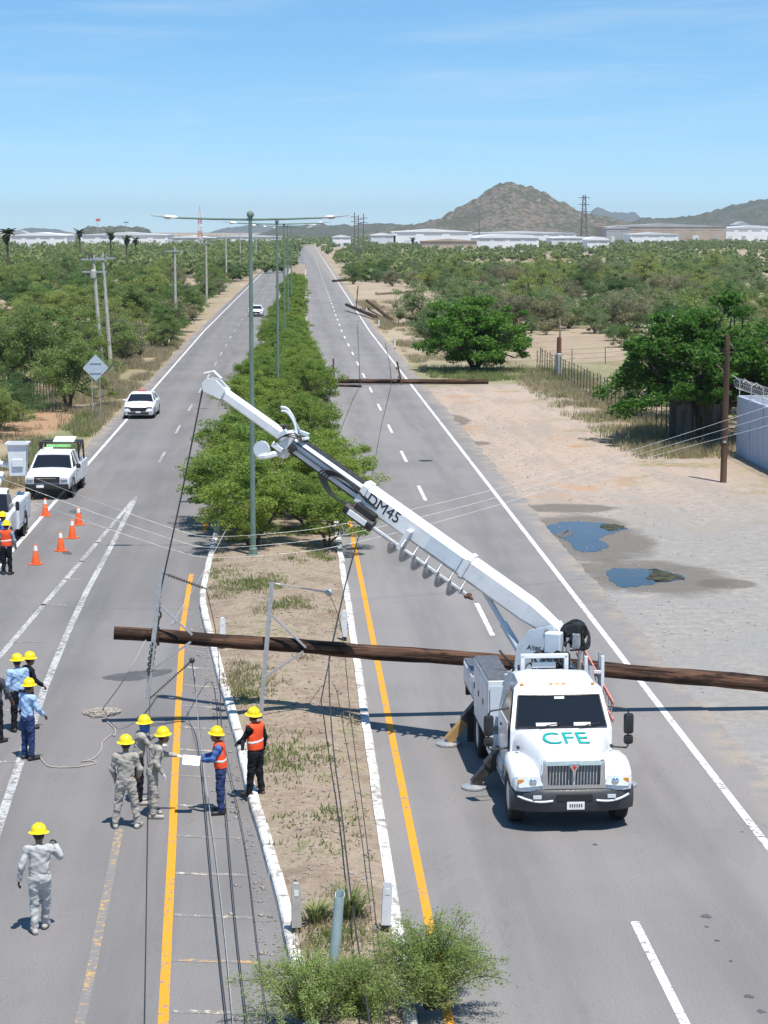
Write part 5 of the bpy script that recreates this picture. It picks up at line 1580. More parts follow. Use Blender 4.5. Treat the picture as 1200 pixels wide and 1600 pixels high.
for s in (-1, 1):
    # door with window, handle and step
    do = MB().bbox((s * 1.025, 2.62, 1.22), (.02, 1.1, .98), .008).build('door', WHITE, truck)
    wpoly = [(1.84, 1.70), (3.12, 1.70), (3.12, 2.28), (2.24, 2.28)]
    MB().add([(s * (hw(z) + .012), y, z) for y, z in wpoly], [(0, 1, 2, 3)]).build('door_window', GLASS, do)
    MB().box((s * 1.045, 3.0, 1.45), (.02, .14, .035)).build('door_handle', BLACK, do)
    MB().bbox((s * 1.02, 2.6, .55), (.22, .7, .06), .01).bbox((s * .95, 2.6, .35), (.2, .5, .05), .01).build('cab_step', STEEL, truck)
    MB().lathe([(.0, 0), (.27, .0), (.29, .03), (.29, .9), (.27, .93), (.0, .93)], (s * .82, 3.35, .62), 16, Matrix.Rotation(rad(90), 3, 'X')).build('fuel_tank', STEEL, truck, True)
    # mirrors
    mo = MB().bbox((s * 1.42, 1.98, 1.66), (.2, .13, .42), .05).build('mirror', BLACK, truck, True)
    MB().bbox((s * 1.42, 1.98, 1.33), (.19, .13, .19), .05).build('lower_mirror', BLACK, mo, True)
    MB().tube([(s * 1.0, 2.05, 2.0), (s * 1.38, 1.98, 1.96), (s * 1.42, 1.98, 1.9)], .018, 6).tube([(s * 1.02, 2.05, 1.18), (s * 1.38, 1.98, 1.16), (s * 1.42, 1.98, 1.22)], .018, 6).tube([(s * 1.42, 2.02, 1.9), (s * 1.42, 2.02, 1.2)], .016, 6).build('mirror_arm', BLACK, mo)
MB().cyl((.93, 3.62, .9), (.93, 3.62, 2.5), .065, None, 10).build('exhaust_stack', CHROME, truck)
# hood lettering
slope = math.atan2(1.63 - 1.52, 1.45 - .6)
lo = text_mesh('lettering', 'CFE', TEAL, 1.0, .002, 0, truck)
bbx = [v.co.x for v in lo.data.vertices]; bby = [v.co.y for v in lo.data.vertices]
lw, lh = max(bbx) - min(bbx), max(bby) - min(bby)
lo.matrix_local = Matrix.Translation((-.02, 1.02, 1.613)) @ Matrix.Rotation(slope, 4, 'X') @ Matrix.Diagonal((.90 / lw, .60 / lh, 1, 1))
# service body
PLATE = mat('dark_tread_plate', (.17, .17, .175), .5, .5, var=.3, scale=12, dirt=.3)
dk = MB().box((0, 6.15, 1.14), (2.36, 4.75, .08)).build('deck', PLATE, truck)
tb_ = MB().bbox((-.94, 5.15, 1.50), (.52, 2.5, 1.30), .02).build('tool_box', WHITE_DULL, truck)
for y in (4.52, 5.78): MB().bbox((-.94, y, 2.165), (.50, 1.2, .03), .008).build('lid', PLATE, tb_)
for y, w_ in ((4.35, .75), (5.15, .75), (5.95, .75)):
    d2 = MB().bbox((-1.205, y, 1.55), (.02, w_, .98), .006).build('locker_door', WHITE_DULL, truck)
    MB().box((-1.222, y + .25, 1.55), (.02, .05, .12)).build('latch', BLACK, d2)
MB().bbox((-.94, 3.862, 1.5), (.44, .018, 1.1), .006).build('locker_door', PALE_BLUE, truck)
tb2 = MB().bbox((-.94, 7.55, 1.42), (.52, 1.9, .5), .02).build('tool_box', WHITE_DULL, truck)
MB().bbox((-.94, 7.55, 1.685), (.5, 1.8, .03), .006).build('lid', PLATE, tb2)
for y in (7.1, 8.0): MB().bbox((-1.205, y, 1.42), (.02, .8, .42), .006).build('locker_door', WHITE_DULL, truck)
MB().bbox((-.98, 3.95, .82), (.42, .5, .44), .02).build('battery_box', WHITE_DULL, truck)
tb3 = MB().bbox((.94, 6.15, 1.44), (.5, 4.5, .54), .02).build('tool_box', WHITE_DULL, truck)
MB().bbox((.94, 6.15, 1.725), (.48, 4.4, .03), .006).build('lid', PLATE, tb3)
for y in (4.3, 5.1, 5.9, 6.7, 7.5): MB().bbox((1.2, y, 1.44), (.02, .74, .46), .006).build('locker_door', WHITE_DULL, truck)
# headache rack behind the cab
hr = MB()
for x in (-.5, .42): hr.bbox((x, 3.75, 1.95), (.09, .09, 1.55), .012)
hr.bbox((-.04, 3.75, 2.70), (1.0, .09, .09), .012).bbox((-.04, 3.75, 2.38), (.86, .06, .06), .01).bbox((-.04, 3.8, 2.5), (.5, .05, .12), .01)
for x in (.85, 1.2): hr.bbox((x, 3.8, 2.3), (.07, .07, .75), .01)
hr.bbox((.42, 3.8, 2.33), (1.6, .06, .07), .01).bbox((-.66, 3.82, 2.28), (.4, .06, .07), .01)
hr.build('headache_rack', WHITE_DULL, truck)
for x, y, z in ((1.18, 3.95, 2.72), (1.12, 6.2, 2.62)): MB().cyl((x, y, 1.7), (x, y, z), .045, None, 8).build('stanchion', STEEL, truck)
# red fibreglass ladder slung along the right side
ld = MB()
for dz in (0, .36): ld.bbox((1.24 + .0, 5.0, 1.78 + dz), (.035, 4.6, .085), .006, Matrix.Rotation(rad(6), 3, 'X'))
lad = ld.build('ladder', REDRAIL, truck)
for k in range(14):
    y = 2.95 + k * .31; z = 1.78 + (y - 5.0) * math.tan(rad(6))
    MB().cyl((1.24, y, z), (1.24, y - .03, z + .36), .016, None, 6).build('rung', STEEL, lad)
# hydraulic clutter on the deck
jr = random.Random(9)
cl = MB()
for k in range(14):
    a = Vector((jr.uniform(-.6, .65), jr.uniform(3.95, 5.3), 1.25)); pts = [a]
    for j in range(5): pts.append(pts[-1] + Vector((jr.uniform(-.25, .25), jr.uniform(-.12, .35), jr.uniform(-.12, .28))))
    cl.tube(spline([Vector((p.x, p.y, max(1.22, min(p.z * 1.35, 2.62)))) for p in pts], 4), .024, 6)
cl.build('hydraulic_hose', BLACK, truck, True)
vbk = MB()
for k in range(9): vbk.bbox((jr.uniform(-.5, .55), jr.uniform(4.0, 5.2), 1.5 + jr.uniform(.1, .85)), (jr.uniform(.12, .34), jr.uniform(.12, .3), jr.uniform(.2, .5)), .02)
vbk.build('valve_bank', DARKSTEEL, truck)
for k, (x, y, z) in enumerate([(-.45, 4.1, 2.05), (-.2, 4.35, 2.0), (.2, 4.2, 1.95)]):
    MB().bbox((x, y, z), (.22, .2, .16), .02).build('control_box', (WHITE_DULL, DARKSTEEL, WHITE_DULL)[k], truck)
MB().lathe([(.1, 0), (.22, .02), (.22, .06), (.12, .08), (.12, .3), (.22, .32), (.22, .36), (.1, .38)], (.1, 4.75, 2.2), 14, Matrix.Rotation(rad(90), 3, 'Y')).build('hose_reel', BLACK, truck)
# turret
MB().lathe([(.62, 1.18), (.62, 1.36), (.5, 1.40), (.5, 1.62), (.58, 1.64), (.58, 1.78), (.3, 1.8)], (0, 6.0, 0), 24).build('pedestal', DARKSTEEL, truck, True)
B_w = Vector((5.66, 44.45, 2.86)); T_w = at_depth(330, 601, 47.95)
X_ = (T_w - B_w); BL = X_.length; X_.normalize()
Y_ = Vector((0, 0, 1)).cross(X_).normalized(); Z_ = X_.cross(Y_)
MW = Matrix((X_, Y_, Z_)).transposed().to_4x4(); MW.translation = B_w
az = math.atan2(X_.y, X_.x)
tur = Matrix.Translation(TI @ Vector((B_w.x - .30, B_w.y - .05, 0))) @ (TI.to_3x3().to_4x4() @ Matrix.Rotation(az, 4, 'Z'))
to_ = MB().bbox((.05, .0, 1.88), (.95, .8, .2), .02).build('turret', PALE_BLUE, truck, True)
to_.matrix_local = tur
for s in (-1, 1):
    pp = [(.36, 1.95), (.46, 2.04), (.40, 2.52), (.14, 2.86), (-.40, 3.02), (-.50, 2.86), (-.36, 1.95)]
    MB().prism([(x, s * .29, z) for x, z in pp], (0, -.03, 0), (0, .03, 0)).build('side_plate', PALE_BLUE, to_)
MB().cyl((-.3, -.34, 2.86), (-.3, .34, 2.86), .08, None, 12).build('boom_pin', STEEL, to_)
MB().bbox((-.5, .5, 2.68), (.36, .3, .46), .03).build('gear_box', PALE_BLUE, to_)
MB().lathe([(.05, -.2), (.26, -.2), (.26, -.15), (.19, -.13), (.19, .13), (.26, .15), (.26, .2), (.05, .2)], (-.82, .1, 2.86), 16, Matrix.Rotation(rad(90), 3, 'X')).build('winch_drum', BLACK, to_)
mt = MB()
mt.bbox((-.9, .34, 2.98), (.36, .24, .24), .04, Matrix.Rotation(.3, 3, 'Y')).cyl((-1.08, .15, 2.5), (-.95, .25, 2.95), .07, None, 10).cyl((-.72, .46, 2.62), (-1.16, .4, 3.1), .05, None, 8)
MB().bbox((-.98, .42, 2.74), (.16, .12, .34), .02).cyl((-.8, .45, 2.4), (-.8, .45, 2.8), .045, None, 8).build('winch_bracket', STEEL, to_)
for k in range(3): MB().tube(spline([(-.75, .35, 2.5 + .1 * k), (-1.15 - .05 * k, .45, 2.6), (-1.2, .3, 2.9 + .05 * k), (-.9, .2, 3.05)], 5), .02, 5).build('hose', BLACK, to_, True)
mt.build('winch_motor', BLACK, to_)
hs = MB()
for k in range(5):
    a = [Vector((-.2 + .14 * math.cos(t_ * .6 + k), .48 + .05 * k + .03 * math.sin(t_), 2.32 + .16 * math.sin(t_ * .6 + k))) for t_ in range(11)]
    hs.tube(a, .022, 6)
hs.build('hose_bundle', BLACK, to_, True)
lm = text_mesh('turret_lettering', 'Altec', BLACKVINYL, .15, .002, .25, to_)
lm.matrix_local = Matrix.Translation((.02, .325, 2.5)) @ Matrix.Rotation(rad(180), 4, 'Z') @ Matrix.Rotation(rad(90), 4, 'X')
# boom
def csec(x, w, h, c, dz=0):
    y, z = w / 2, h / 2
    return [(x, -y, -z + c + dz), (x, -y + c, -z + dz), (x, y - c, -z + dz), (x, y, -z + c + dz), (x, y, z - c * 1.6 + dz), (x, y - c * 1.6, z + dz), (x, -y + c * 1.6, z + dz), (x, -y, z - c * 1.6 + dz)]
e1_, e2_ = BL * .535, BL * .755
bm_ = MB().loft([csec(-.25, .34, .32, .05, .0), csec(.5, .40, .50, .06, .03), csec(.7, .41, .54, .06, .03), csec(e1_, .41, .51, .06, .03)])
boom = bm_.build('boom', WHITE_DULL, truck)
boom.matrix_local = TI @ MW
MB().cyl((1.75, 0, -.22), (.9, 0, -.62), .06, None, 12).cyl((1.0, 0, -.57), (.12, 0, -.98), .09, None, 12).build('lift_cylinder', PALE_BLUE, boom)
MB().loft([csec(e1_ - .05, .45, .56, .05, .03), csec(e1_ + .10, .45, .56, .05, .03)]).build('collar', WHITE_DULL, boom)
MB().loft([csec(BL * .235, .45, .60, .06, .035), csec(BL * .245, .45, .60, .06, .035)]).build('collar', WHITE_DULL, boom)
MB().bbox((BL * .30, .21, .02), (.9, .04, .36), .01).build('side_cover', PALE_BLUE, boom)
MB().loft([csec(e1_, .31, .39, .05, .02), csec(e2_, .30, .37, .05, .02)]).build('middle_section', PALE_BLUE, boom)
for y in (-.09, 0, .09): MB().tube([(e1_ + .05, y, .23), (e2_, y, .22)], .016, 6).build('hydraulic_tube', DARKSTEEL, boom)
for z_ in (.10, -.03, -.2): MB().tube([(e1_ + .05, .17 if z_ > -.1 else .08, z_), (e2_, .17 if z_ > -.1 else .08, z_)], .018, 6).build('hydraulic_tube', DARKSTEEL, boom)
MB().loft([csec(e2_ - .1, .22, .27, .04, .01), csec(BL - .32, .21, .26, .04, .01)]).build('tip_section', WHITE_DULL, boom)
hd = MB()
for s in (-1, 1): hd.prism([(BL - .42, s * .115, -.12), (BL - .42, s * .115, .14), (BL - .1, s * .115, .20), (BL + .12, s * .115, .12), (BL + .17, s * .115, -.05), (BL + .05, s * .115, -.2), (BL - .2, s * .115, -.15)], (0, -.025, 0), (0, .025, 0))
hd.tube([(BL - .15, 0, .26), (BL + .1, 0, .30), (BL + .28, 0, .12)], .035, 6)
hd.build('sheave_head', WHITE_DULL, boom)
MB().lathe([(.04, -.05), (.17, -.05), (.14, -.02), (.14, .02), (.17, .05), (.04, .05)], (BL + .02, 0, -.04), 18, Matrix.Rotation(rad(90), 3, 'X')).build('sheave', STEEL, boom, True)
# pole guide claw
pg = MB()
gx = e2_ + .05
pg.bbox((gx, 0, .02), (.26, .40, .40), .03).bbox((gx, .02, -.28), (.26, .28, .26), .03)
for k, (dx, y, z, a, b2, c2) in enumerate([(.12, .22, .1, .2, .08, .24), (-.2, .2, -.05, .16, .1, .16), (.1, .24, -.22, .3, .08, .12), (-.1, -.2, .26, .34, .08, .1), (.22, .08, .24, .12, .2, .1), (-.28, .05, .24, .2, .24, .07)]):
    MB().bbox((gx + dx, y, z), (a, b2, c2), .015, Matrix.Rotation(.25 * (k - 2), 3, 'Y')).build('guide_bracket', (PALE_BLUE, DARKSTEEL, WHITE_DULL)[k % 3], boom)
for k in range(3):
    MB().tube(spline([(gx - .35, .12 + .04 * k, .22), (gx - .1, .27, .3 - .05 * k), (gx + .12, .30, .05), (gx + .2, .26, -.25)], 5), .014, 5).build('hose', BLACK, boom, True)
pg.build('pole_guide', WHITE_DULL, boom)
for s in (-1, 1):
    arc = [Vector((gx + .05 + .34 * q, s * (.16 + .34 * math.sin(PI * q)), -.36 - .35 * q)) for q in (0, .2, .4, .6, .8, 1.0)]
    MB().tube(arc, [.07, .075, .07, .06, .05, .03], 7).build('claw', WHITE_DULL, boom, True)
for q0 in (0,):
    arc = [Vector((gx + .0, -.12, .22)), Vector((gx + .22, -.16, .42)), Vector((gx + .48, -.14, .54)), Vector((gx + .60, -.04, .52))]
    MB().tube(spline([p + Vector((-.1, .14, -.02)) for p in arc], 3), .026, 6).build('pole_tong', PALE_BLUE, boom, True)
    MB().tube(spline(arc, 3), .036, 7).build('pole_tong', WHITE_DULL, boom, True)
    MB().tube([(gx - .1, -.12, .27), (gx + .36, -.14, .5)], .026, 6).build('tong_cylinder', STEEL, boom)
MB().lathe([(.03, -.03), (.2, -.03), (.2, .03), (.03, .03)], (gx + .34, .42, -.42), 14, Matrix.Rotation(rad(90), 3, 'X')).build('guide_wheel', PALE_BLUE, boom)
# auger and its drive
ax0, ax1 = BL * .20, BL * .475; ay, az_ = .28, -.44
sh = MB().cyl((ax0, ay, az_), (ax1 + .3, ay, az_), .05, None, 8)
auger = sh.build('auger', STEEL, boom)
for k in range(6):
    x0 = ax0 + .12 + k * .33; V = []; F = []
    for j in range(15):
        a = 2 * PI * j / 14
        for r in (.05, .265): V.append((x0 + .30 * j / 14, ay + r * math.cos(a), az_ + r * math.sin(a)))
        if j: F.append((2 * j - 2, 2 * j - 1, 2 * j + 1, 2 * j))
    V2 = [(x + .018, y, z) for x, y, z in V]; n_ = len(V)
    F2 = [tuple(i + n_ for i in reversed(f)) for f in F] + [(2 * j - 1, 2 * j + 1, n_ + 2 * j + 1, n_ + 2 * j - 1) for j in range(1, 15)]
    MB().add(V + V2, F + F2).build('auger_flight', STEEL, boom)
MB().cyl((ax0 - .16, ay, az_), (ax0 + .02, ay, az_), .03, .07, 8).box((ax0 - .02, ay, az_), (.07, .34, .05)).build('auger_bit', mat('rusty_cutting_steel', (.14, .075, .05), .7, .4, var=.4), boom)
ab = MB()
ab.bbox((BL * .392, ay - .05, -.24), (.12, .26, .52), .015)
ab.build('auger_bracket', WHITE_DULL, boom)
dm = MB().cyl((ax1 - .02, ay, az_ + .02), (ax1 + .75, ay, az_ + .03), .15, None, 14).bbox((ax1 + .3, ay - .02, az_ + .2), (.55, .24, .2), .03)
dm.build('auger_motor', BLACK, boom)
MB().bbox((ax1 + .36, ay + .16, az_ + .03), (.5, .03, .13), .006).build('motor_guard', WHITE_DULL, boom)
for k in range(4):
    h0 = Vector((ax1 + .6, ay + .02 * k, az_ + .15)); h3 = Vector((ax1 + .15 + .08 * k, .2, -.05))
    MB().tube(spline([h0, h0 + Vector((.45 + .05 * k, .05, -.06)), h0 + Vector((.85 + .07 * k, .08, .16 + .02 * k)), h0 + Vector((.75, -.02, .34 + .03 * k)), h0 + Vector((.25, -.08, .36)), h3], 5), .022, 6).build('hose', BLACK, boom, True)
tl = text_mesh('boom_lettering', 'DM45', BLACKVINYL, .36, .003, 0, boom, None, 1, 0)
tl.matrix_local = Matrix.Translation((BL * .475, .2085, .05)) @ Matrix.Rotation(rad(180), 4, 'Z') @ Matrix.Rotation(rad(90), 4, 'X')
# winch rope and hook
hk = on_pole(244) + Vector((.06, -.02, .75)); tipw = MW @ Vector((BL + .17, 0, -.1))
wr = MB().tube([tipw, tipw + (hk - tipw) * .5 + Vector((.02, 0, -.02)), hk], .021, 6).build('winch_rope', CABLE, truck)
wr.matrix_local = TI
hko = MB().lathe([(.02, -.14), (.06, -.12), (.07, 0), (.06, .1), (.02, .12)], hk, 10).tube(spline([hk + Vector((0, 0, -.12)), hk + Vector((.07, 0, -.2)), hk + Vector((.06, 0, -.3)), hk + Vector((-.03, 0, -.32)), hk + Vector((-.07, 0, -.26))], 4), .024, 6).build('hook', DARKSTEEL, truck)
hko.matrix_local = TI
# outriggers
def outrigger(s, y, reach, m, low):
    a = Vector((s * .95, y, 1.0 if not low else .8)); f = Vector((s * reach, y + (.0 if not low else -.02), .10))
    d = f - a; R_ = d.normalized().to_track_quat('Z', 'Y').to_matrix()
    o = MB().bbox((a + f) / 2, (.2, .2, d.length), .015, R_).build('outrigger', m, truck)
    MB().bbox(a + d * .25, (.27, .27, d.length * .5), .015, R_).build('sleeve', DARKSTEEL, o)
    MB().lathe([(.05, .16), (.09, .1), (.26, .05), (.26, .012), (.1, .012)], (f.x, f.y, 0), 14).build('foot', STEEL, o)
    MB().cyl(a + Vector((0, .14, .1)), a + d * .8 + Vector((0, .14, 0)), .04, None, 8).build('ram', STEEL, o)
outrigger(-1, 7.0, 1.72, RUSTY, False); outrigger(1, 7.0, 1.7, RUSTY, False)
outrigger(-1, 3.35, 1.55, DARKSTEEL, True); outrigger(1, 3.35, 1.62, DARKSTEEL, True)
for s in (-1, 1): MB().box((s * 1.05, 8.55, 1.2), (.16, .04, .3)).build('tail_lamp', REDLENS, truck)
MB().bbox((0, 8.56, .95), (2.3, .1, .3), .02).build('rear_bumper', DARKSTEEL, truck)
for s in (-1, 1): MB().box((s * 1.02, 6.8, .42), (.56, .02, .6)).build('mud_flap', BLACK, truck)
# chain choked round the pole
ch = MB(); c0 = on_pole(244)
p0 = hk + Vector((0, 0, -.28)); 
def links(mb, a, b2, n_):
    for i in range(n_):
        p = a + (b2 - a) * (i + .5) / n_; e = (b2 - a).normalized() * (b2 - a).length / n_ * .72
        sdv = Vector((.06, 0, 0)) if i % 2 else Vector((.02, .06, 0))
        mb.tube([p - e * .9, p - e * .5 + sdv, p + e * .5 + sdv, p + e * .9, p + e * .5 - sdv, p - e * .5 - sdv, p - e * .9], .024, 5)
links(ch, p0, c0 + Vector((0, -.05, .17)), 7)
for dx in (-.04, .05):
    ring = [c0 + Vector((dx + .02 * math.sin(k), .2 * math.cos(k * 2 * PI / 12), .2 * math.sin(k * 2 * PI / 12))) for k in range(13)]
    ch.tube(ring, .034, 5)
links(ch, c0 + Vector((-.03, -.22, -.1)), c0 + Vector((-.14, -.26, -.85)), 11)
tag(ch.build('chain_sling', DARKSTEEL), 'dark lifting chain choked round the hanging pole near its end', 'chain')
# ================================================================ OTHER VEHICLES
def bsec(y, zb, zt, w, tuck=.06, r=.08):
    return [(-w + tuck, y, zb), (-w, y, zb + .12), (-w, y, zt - r * 1.4), (-w + r, y, zt - r * .25), (-w * .5, y, zt + .02), (0, y, zt + .03), (w * .5, y, zt + .02), (w - r, y, zt - r * .25), (w, y, zt - r * 1.4), (w, y, zb + .12), (w - tuck, y, zb)]
def greenhouse(parent, prof, wb, wt, zb, zt, roof_from, roof_to):
    hwz = lambda z: wb + (wt - wb) * (z - zb) / (zt - zb)
    gl = MB(); secs = [[(f * hwz(z), y, z + .015 * (1 - f * f)) for y, z in prof] for f in (-1, -.6, 0, .6, 1)]
    go_ = gl.loft(secs).build('windows', GLASS, parent)
    rf = MB(); secs = []
    pts = [p for p in prof if roof_from <= p[0] <= roof_to]
    for f in (-1.02, -.95, -.5, 0, .5, .95, 1.02):
        secs.append([(f * hwz(z), y, z + .03 + .02 * (1 - f * f) - (.02 if abs(f) > 1 else 0)) for y, z in pts] + [(f * hwz(z), y, z - .02) for y, z in reversed(pts)])
    rf.loft(secs).build('roof', WHITE, parent, 40)
    return go_, hwz
def sedan(name, label, loc, rz, lights=True, group=None):
    t = thing(name, label, 'car', loc, rz, group)
    MB().loft([bsec(0, .32, .66, .74), bsec(.1, .24, .78, .88), bsec(.5, .22, .88, .935), bsec(1.0, .22, .95, .95), bsec(1.5, .22, 1.0, .955), bsec(3.7, .22, 1.04, .955), bsec(4.6, .24, 1.06, .93), bsec(4.95, .3, .98, .86)]).build('body', WHITE, t, 35)
    prof = [(1.32, .98), (2.0, 1.38), (2.2, 1.44), (2.7, 1.475), (3.25, 1.45), (3.55, 1.38), (4.35, 1.04)]
    g_o, hwz = greenhouse(t, prof, .84, .62, .98, 1.47, 2.0, 3.6)
    for s in (-1, 1):
        for pa_, pb_, r_ in (((s * .845, 1.33, .98), (s * hwz(1.38), 2.0, 1.40), .035), ((s * .85, 2.85, 1.0), (s * hwz(1.46), 2.8, 1.47), .035), ((s * .84, 4.3, 1.04), (s * hwz(1.4), 3.55, 1.40), .06)):
            MB().tube([pa_, pb_], r_, 6).build('pillar', WHITE, t)
        MB().bbox((s * 1.02, 1.75, 1.04), (.2, .1, .13), .04).build('mirror', WHITE, t, True)
        wheel(t, (s * .84, .95, .34), .34, .23, s); wheel(t, (s * .84, 3.95, .34), .34, .23, s)
        MB().bbox((s * .66, .045, .70), (.36, .08, .085), .02, Matrix.Rotation(s * .25, 3, 'Z')).build('headlight', BLACK, t)
        MB().bbox((s * .64, .0, .48), (.4, .06, .10), .02, Matrix.Rotation(s * .2, 3, 'Z')).build('fog_lamp', LAMPGLASS, t)
        MB().bbox((s * .955, 2.6, .82), (.012, 1.9, .5), .004).build('door', WHITE, t)
        MB().bbox((s * .66, 4.95, .82), (.36, .05, .12), .02).build('tail_lamp', REDLENS, t)
    MB().bbox((0, -.005, .60), (1.02, .06, .24), .03).build('grille', BLACK, t)
    MB().bbox((0, .0, .36), (1.3, .08, .14), .03).build('lower_grille', BLACK, t)
    MB().box((0, -.045, .44), (.3, .01, .1)).build('number_plate', PAPER, t)
    MB().box((0, .62, .925), (.16, .16, .01)).build('badge', DARKSTEEL, t)
    if lights:
        MB().bbox((0, 2.75, 1.56), (.5, .2, .07), .02).build('light_bar', REDLENS, t)
    return t
p = ground_at(216, 655)
sedan('white_sedan', 'white sedan parked on the left edge line facing the camera', (p.x, p.y, 0), rad(-1.5))
p = ground_at(400, 495)
sedan('white_car', 'small white car far up the left road behind the near lamp post', (p.x, p.y, 0), 0, False)
p = ground_at(425, 405)
sedan('white_car', 'tiny white vehicle at the far end of the left road', (p.x - 1.2, p.y - 90, 0), 0, False)

# ---- pickup with rack and light board
p = ground_at(74, 781)
pk = thing('pickup_truck', 'white pickup with a black rack and light board behind the cones', 'pickup', (p.x, p.y, 0), rad(-2))
MB().loft([bsec(0, .55, .98, .84), bsec(.08, .45, 1.05, .95), bsec(.5, .42, 1.14, .985), bsec(1.5, .42, 1.22, 1.0), bsec(3.5, .42, 1.22, 1.0)]).build('body', WHITE, pk, 35)
bd = MB(); bd.bbox((-.97, 4.55, .85), (.08, 2.1, .76), .02).bbox((.97, 4.55, .85), (.08, 2.1, .76), .02).bbox((0, 5.57, .85), (1.9, .07, .76), .02).box((0, 4.55, .56), (1.9, 2.0, .08)).bbox((0, 3.53, .9), (1.9, .06, .8), .02)
bd.build('cargo_bed', WHITE, pk)
prof = [(1.45, 1.20), (2.05, 1.72), (2.3, 1.82), (2.9, 1.85), (3.3, 1.82), (3.5, 1.22)]
g_o, hwz = greenhouse(pk, prof, .90, .70, 1.20, 1.85, 2.0, 3.4)
for s in (-1, 1):
    for pa_, pb_, r_ in (((s * .905, 1.46, 1.2), (s * hwz(1.72), 2.05, 1.74), .04), ((s * .91, 2.7, 1.2), (s * hwz(1.85), 2.65, 1.85), .035), ((s * .9, 3.5, 1.2), (s * hwz(1.8), 3.3, 1.83), .06)):
        MB().tube([pa_, pb_], r_, 6).build('pillar', WHITE, pk)
    MB().bbox((s * 1.12, 1.75, 1.28), (.2, .1, .2), .04).build('mirror', BLACK, pk, True)
    wheel(pk, (s * .86, .98, .4), .4, .26, s, False, DARKSTEEL); wheel(pk, (s * .86, 4.3, .4), .4, .26, s, False, DARKSTEEL)
    MB().bbox((s * .74, .0, .92), (.3, .1, .14), .03).build('headlight', LAMPGLASS, pk)
    MB().bbox((s * 1.003, 3.02, .86), (.014, .66, .56), .005).build('door', WHITE, pk)
    do = MB().bbox((s * 1.003, 2.15, .86), (.014, 1.0, .56), .005).build('door', WHITE, pk)
    MB().box((s * 1.014, 2.5, .98), (.014, .14, .03)).build('door_handle', BLACK, do)
    MB().lathe([(.50, -.02), (.50, .02), (.43, .02), (.43, -.02)], (s * 1.0, .98, .4), 20, Matrix.Rotation(rad(90), 3, 'Y')).build('wheel_arch', BLACK, pk)
MB().bbox((0, -.02, .88), (1.1, .08, .26), .02).build('grille', BLACK, pk)
MB().box((0, -.065, .93), (.8, .01, .03)).build('grille_bar', CHROME, pk)
MB().bbox((0, -.06, .58), (1.86, .16, .24), .04).build('bumper', BLACK, pk)
MB().box((-.28, -.145, .60), (.32, .01, .12)).build('number_plate', PAPER, pk)
rk = MB()
for s in (-1, 1):
    rk.tube([(s * .88, 3.75, 1.2), (s * .84, 3.75, 2.12), (s * .84, 5.3, 2.05), (s * .88, 5.35, 1.2)], .045, 6).tube([(s * .86, 3.75, 1.6), (s * .86, 4.6, 2.08)], .035, 6)
rk.tube([(-.84, 3.75, 2.12), (.84, 3.75, 2.12)], .045, 6).tube([(-.84, 5.3, 2.05), (.84, 5.3, 2.05)], .045, 6)
rk.build('roll_rack', BLACK, pk)
MB().bbox((.05, 3.3, 2.0), (1.1, .2, .10), .02).build('light_bar', GREENTAPE, pk)
MB().bbox((.22, 4.0, 2.22), (.95, .9, .06), .02, Matrix.Rotation(rad(9), 3, 'X')).build('light_board', WHITE_DULL, pk)
MB().bbox((-.35, 2.8, 1.93), (.4, .3, .1), .03).build('roof_box', WHITE_DULL, pk)

# ---- bucket truck at the left edge
p = ground_at(36, 836)
bt = thing('bucket_truck', 'white bucket truck with service lockers cut by the left edge', 'truck', (p.x - .98, p.y - 4.4, 0), 0)
bc = MB()
for s in (-1, 1): bc.box((s * .4, 3.2, .62), (.08, 6.0, .2))
bc.build('chassis', DARKSTEEL, bt)
for s in (-1, 1):
    wheel(bt, (s * .9, .9, .42), .42, .26, s); wheel(bt, (s * .92, 4.4, .42), .42, .3, s, True)
MB().loft([bsec(0, .5, 1.1, .85), bsec(.2, .45, 1.22, .97), bsec(1.2, .45, 1.34, 1.0), bsec(2.6, .45, 1.36, 1.0)]).build('cab', WHITE, bt, 35)
g_o, hwz = greenhouse(bt, [(1.1, 1.32), (1.65, 1.92), (1.9, 2.02), (2.4, 2.03), (2.6, 1.36)], .9, .74, 1.32, 2.03, 1.6, 2.45)
for s in (-1, 1):
    MB().bbox((s * 1.2, 1.35, 1.52), (.14, .1, .34), .04).build('mirror', BLACK, bt, True)
    sb = MB().bbox((s * .86, 4.35, .96), (.42, 3.3, 1.0), .02).build('service_locker', WHITE_DULL, bt)
    for k, y in enumerate((3.1, 3.75, 5.2, 5.75)): MB().bbox((s * 1.075, y, 1.0), (.014, .56, .8), .006).build('locker_door', PALE_BLUE, sb)
    MB().bbox((s * 1.08, 4.4, 1.28), (.014, .9, .3), .006).build('locker_door', PALE_BLUE, sb)
    MB().lathe([(.56, -.02), (.56, .03), (.46, .03), (.46, -.02)], (s * 1.07, 4.4, .42), 20, Matrix.Rotation(rad(90), 3, 'Y')).build('wheel_arch', DARKSTEEL, sb)
    MB().tube([(s * .7, 2.75, 1.5), (s * .7, 5.9, 1.5)], .03, 6).build('rail', STEEL, sb)
MB().box((0, 4.35, .98), (1.3, 3.2, .08)).build('deck', PLATE, bt)
MB().lathe([(.3, 1.0), (.3, 1.3), (.22, 1.35), (.22, 1.7)], (0, 3.6, 0), 14).build('turntable', WHITE_DULL, bt, True)
MB().tube([(0, 3.6, 1.75), (0, 5.9, 2.15)], .14, 8).tube([(-.25, 5.9, 2.25), (-.25, 3.2, 2.0)], .11, 8).build('boom', WHITE_DULL, bt)
q0 = at_depth(29, 742, p.y + .6); ql = q0 - Vector((p.x - .98, p.y - 4.4, 0))
bk = MB()
hb_ = at_depth(29, 694, p.y + .6).z - q0.z
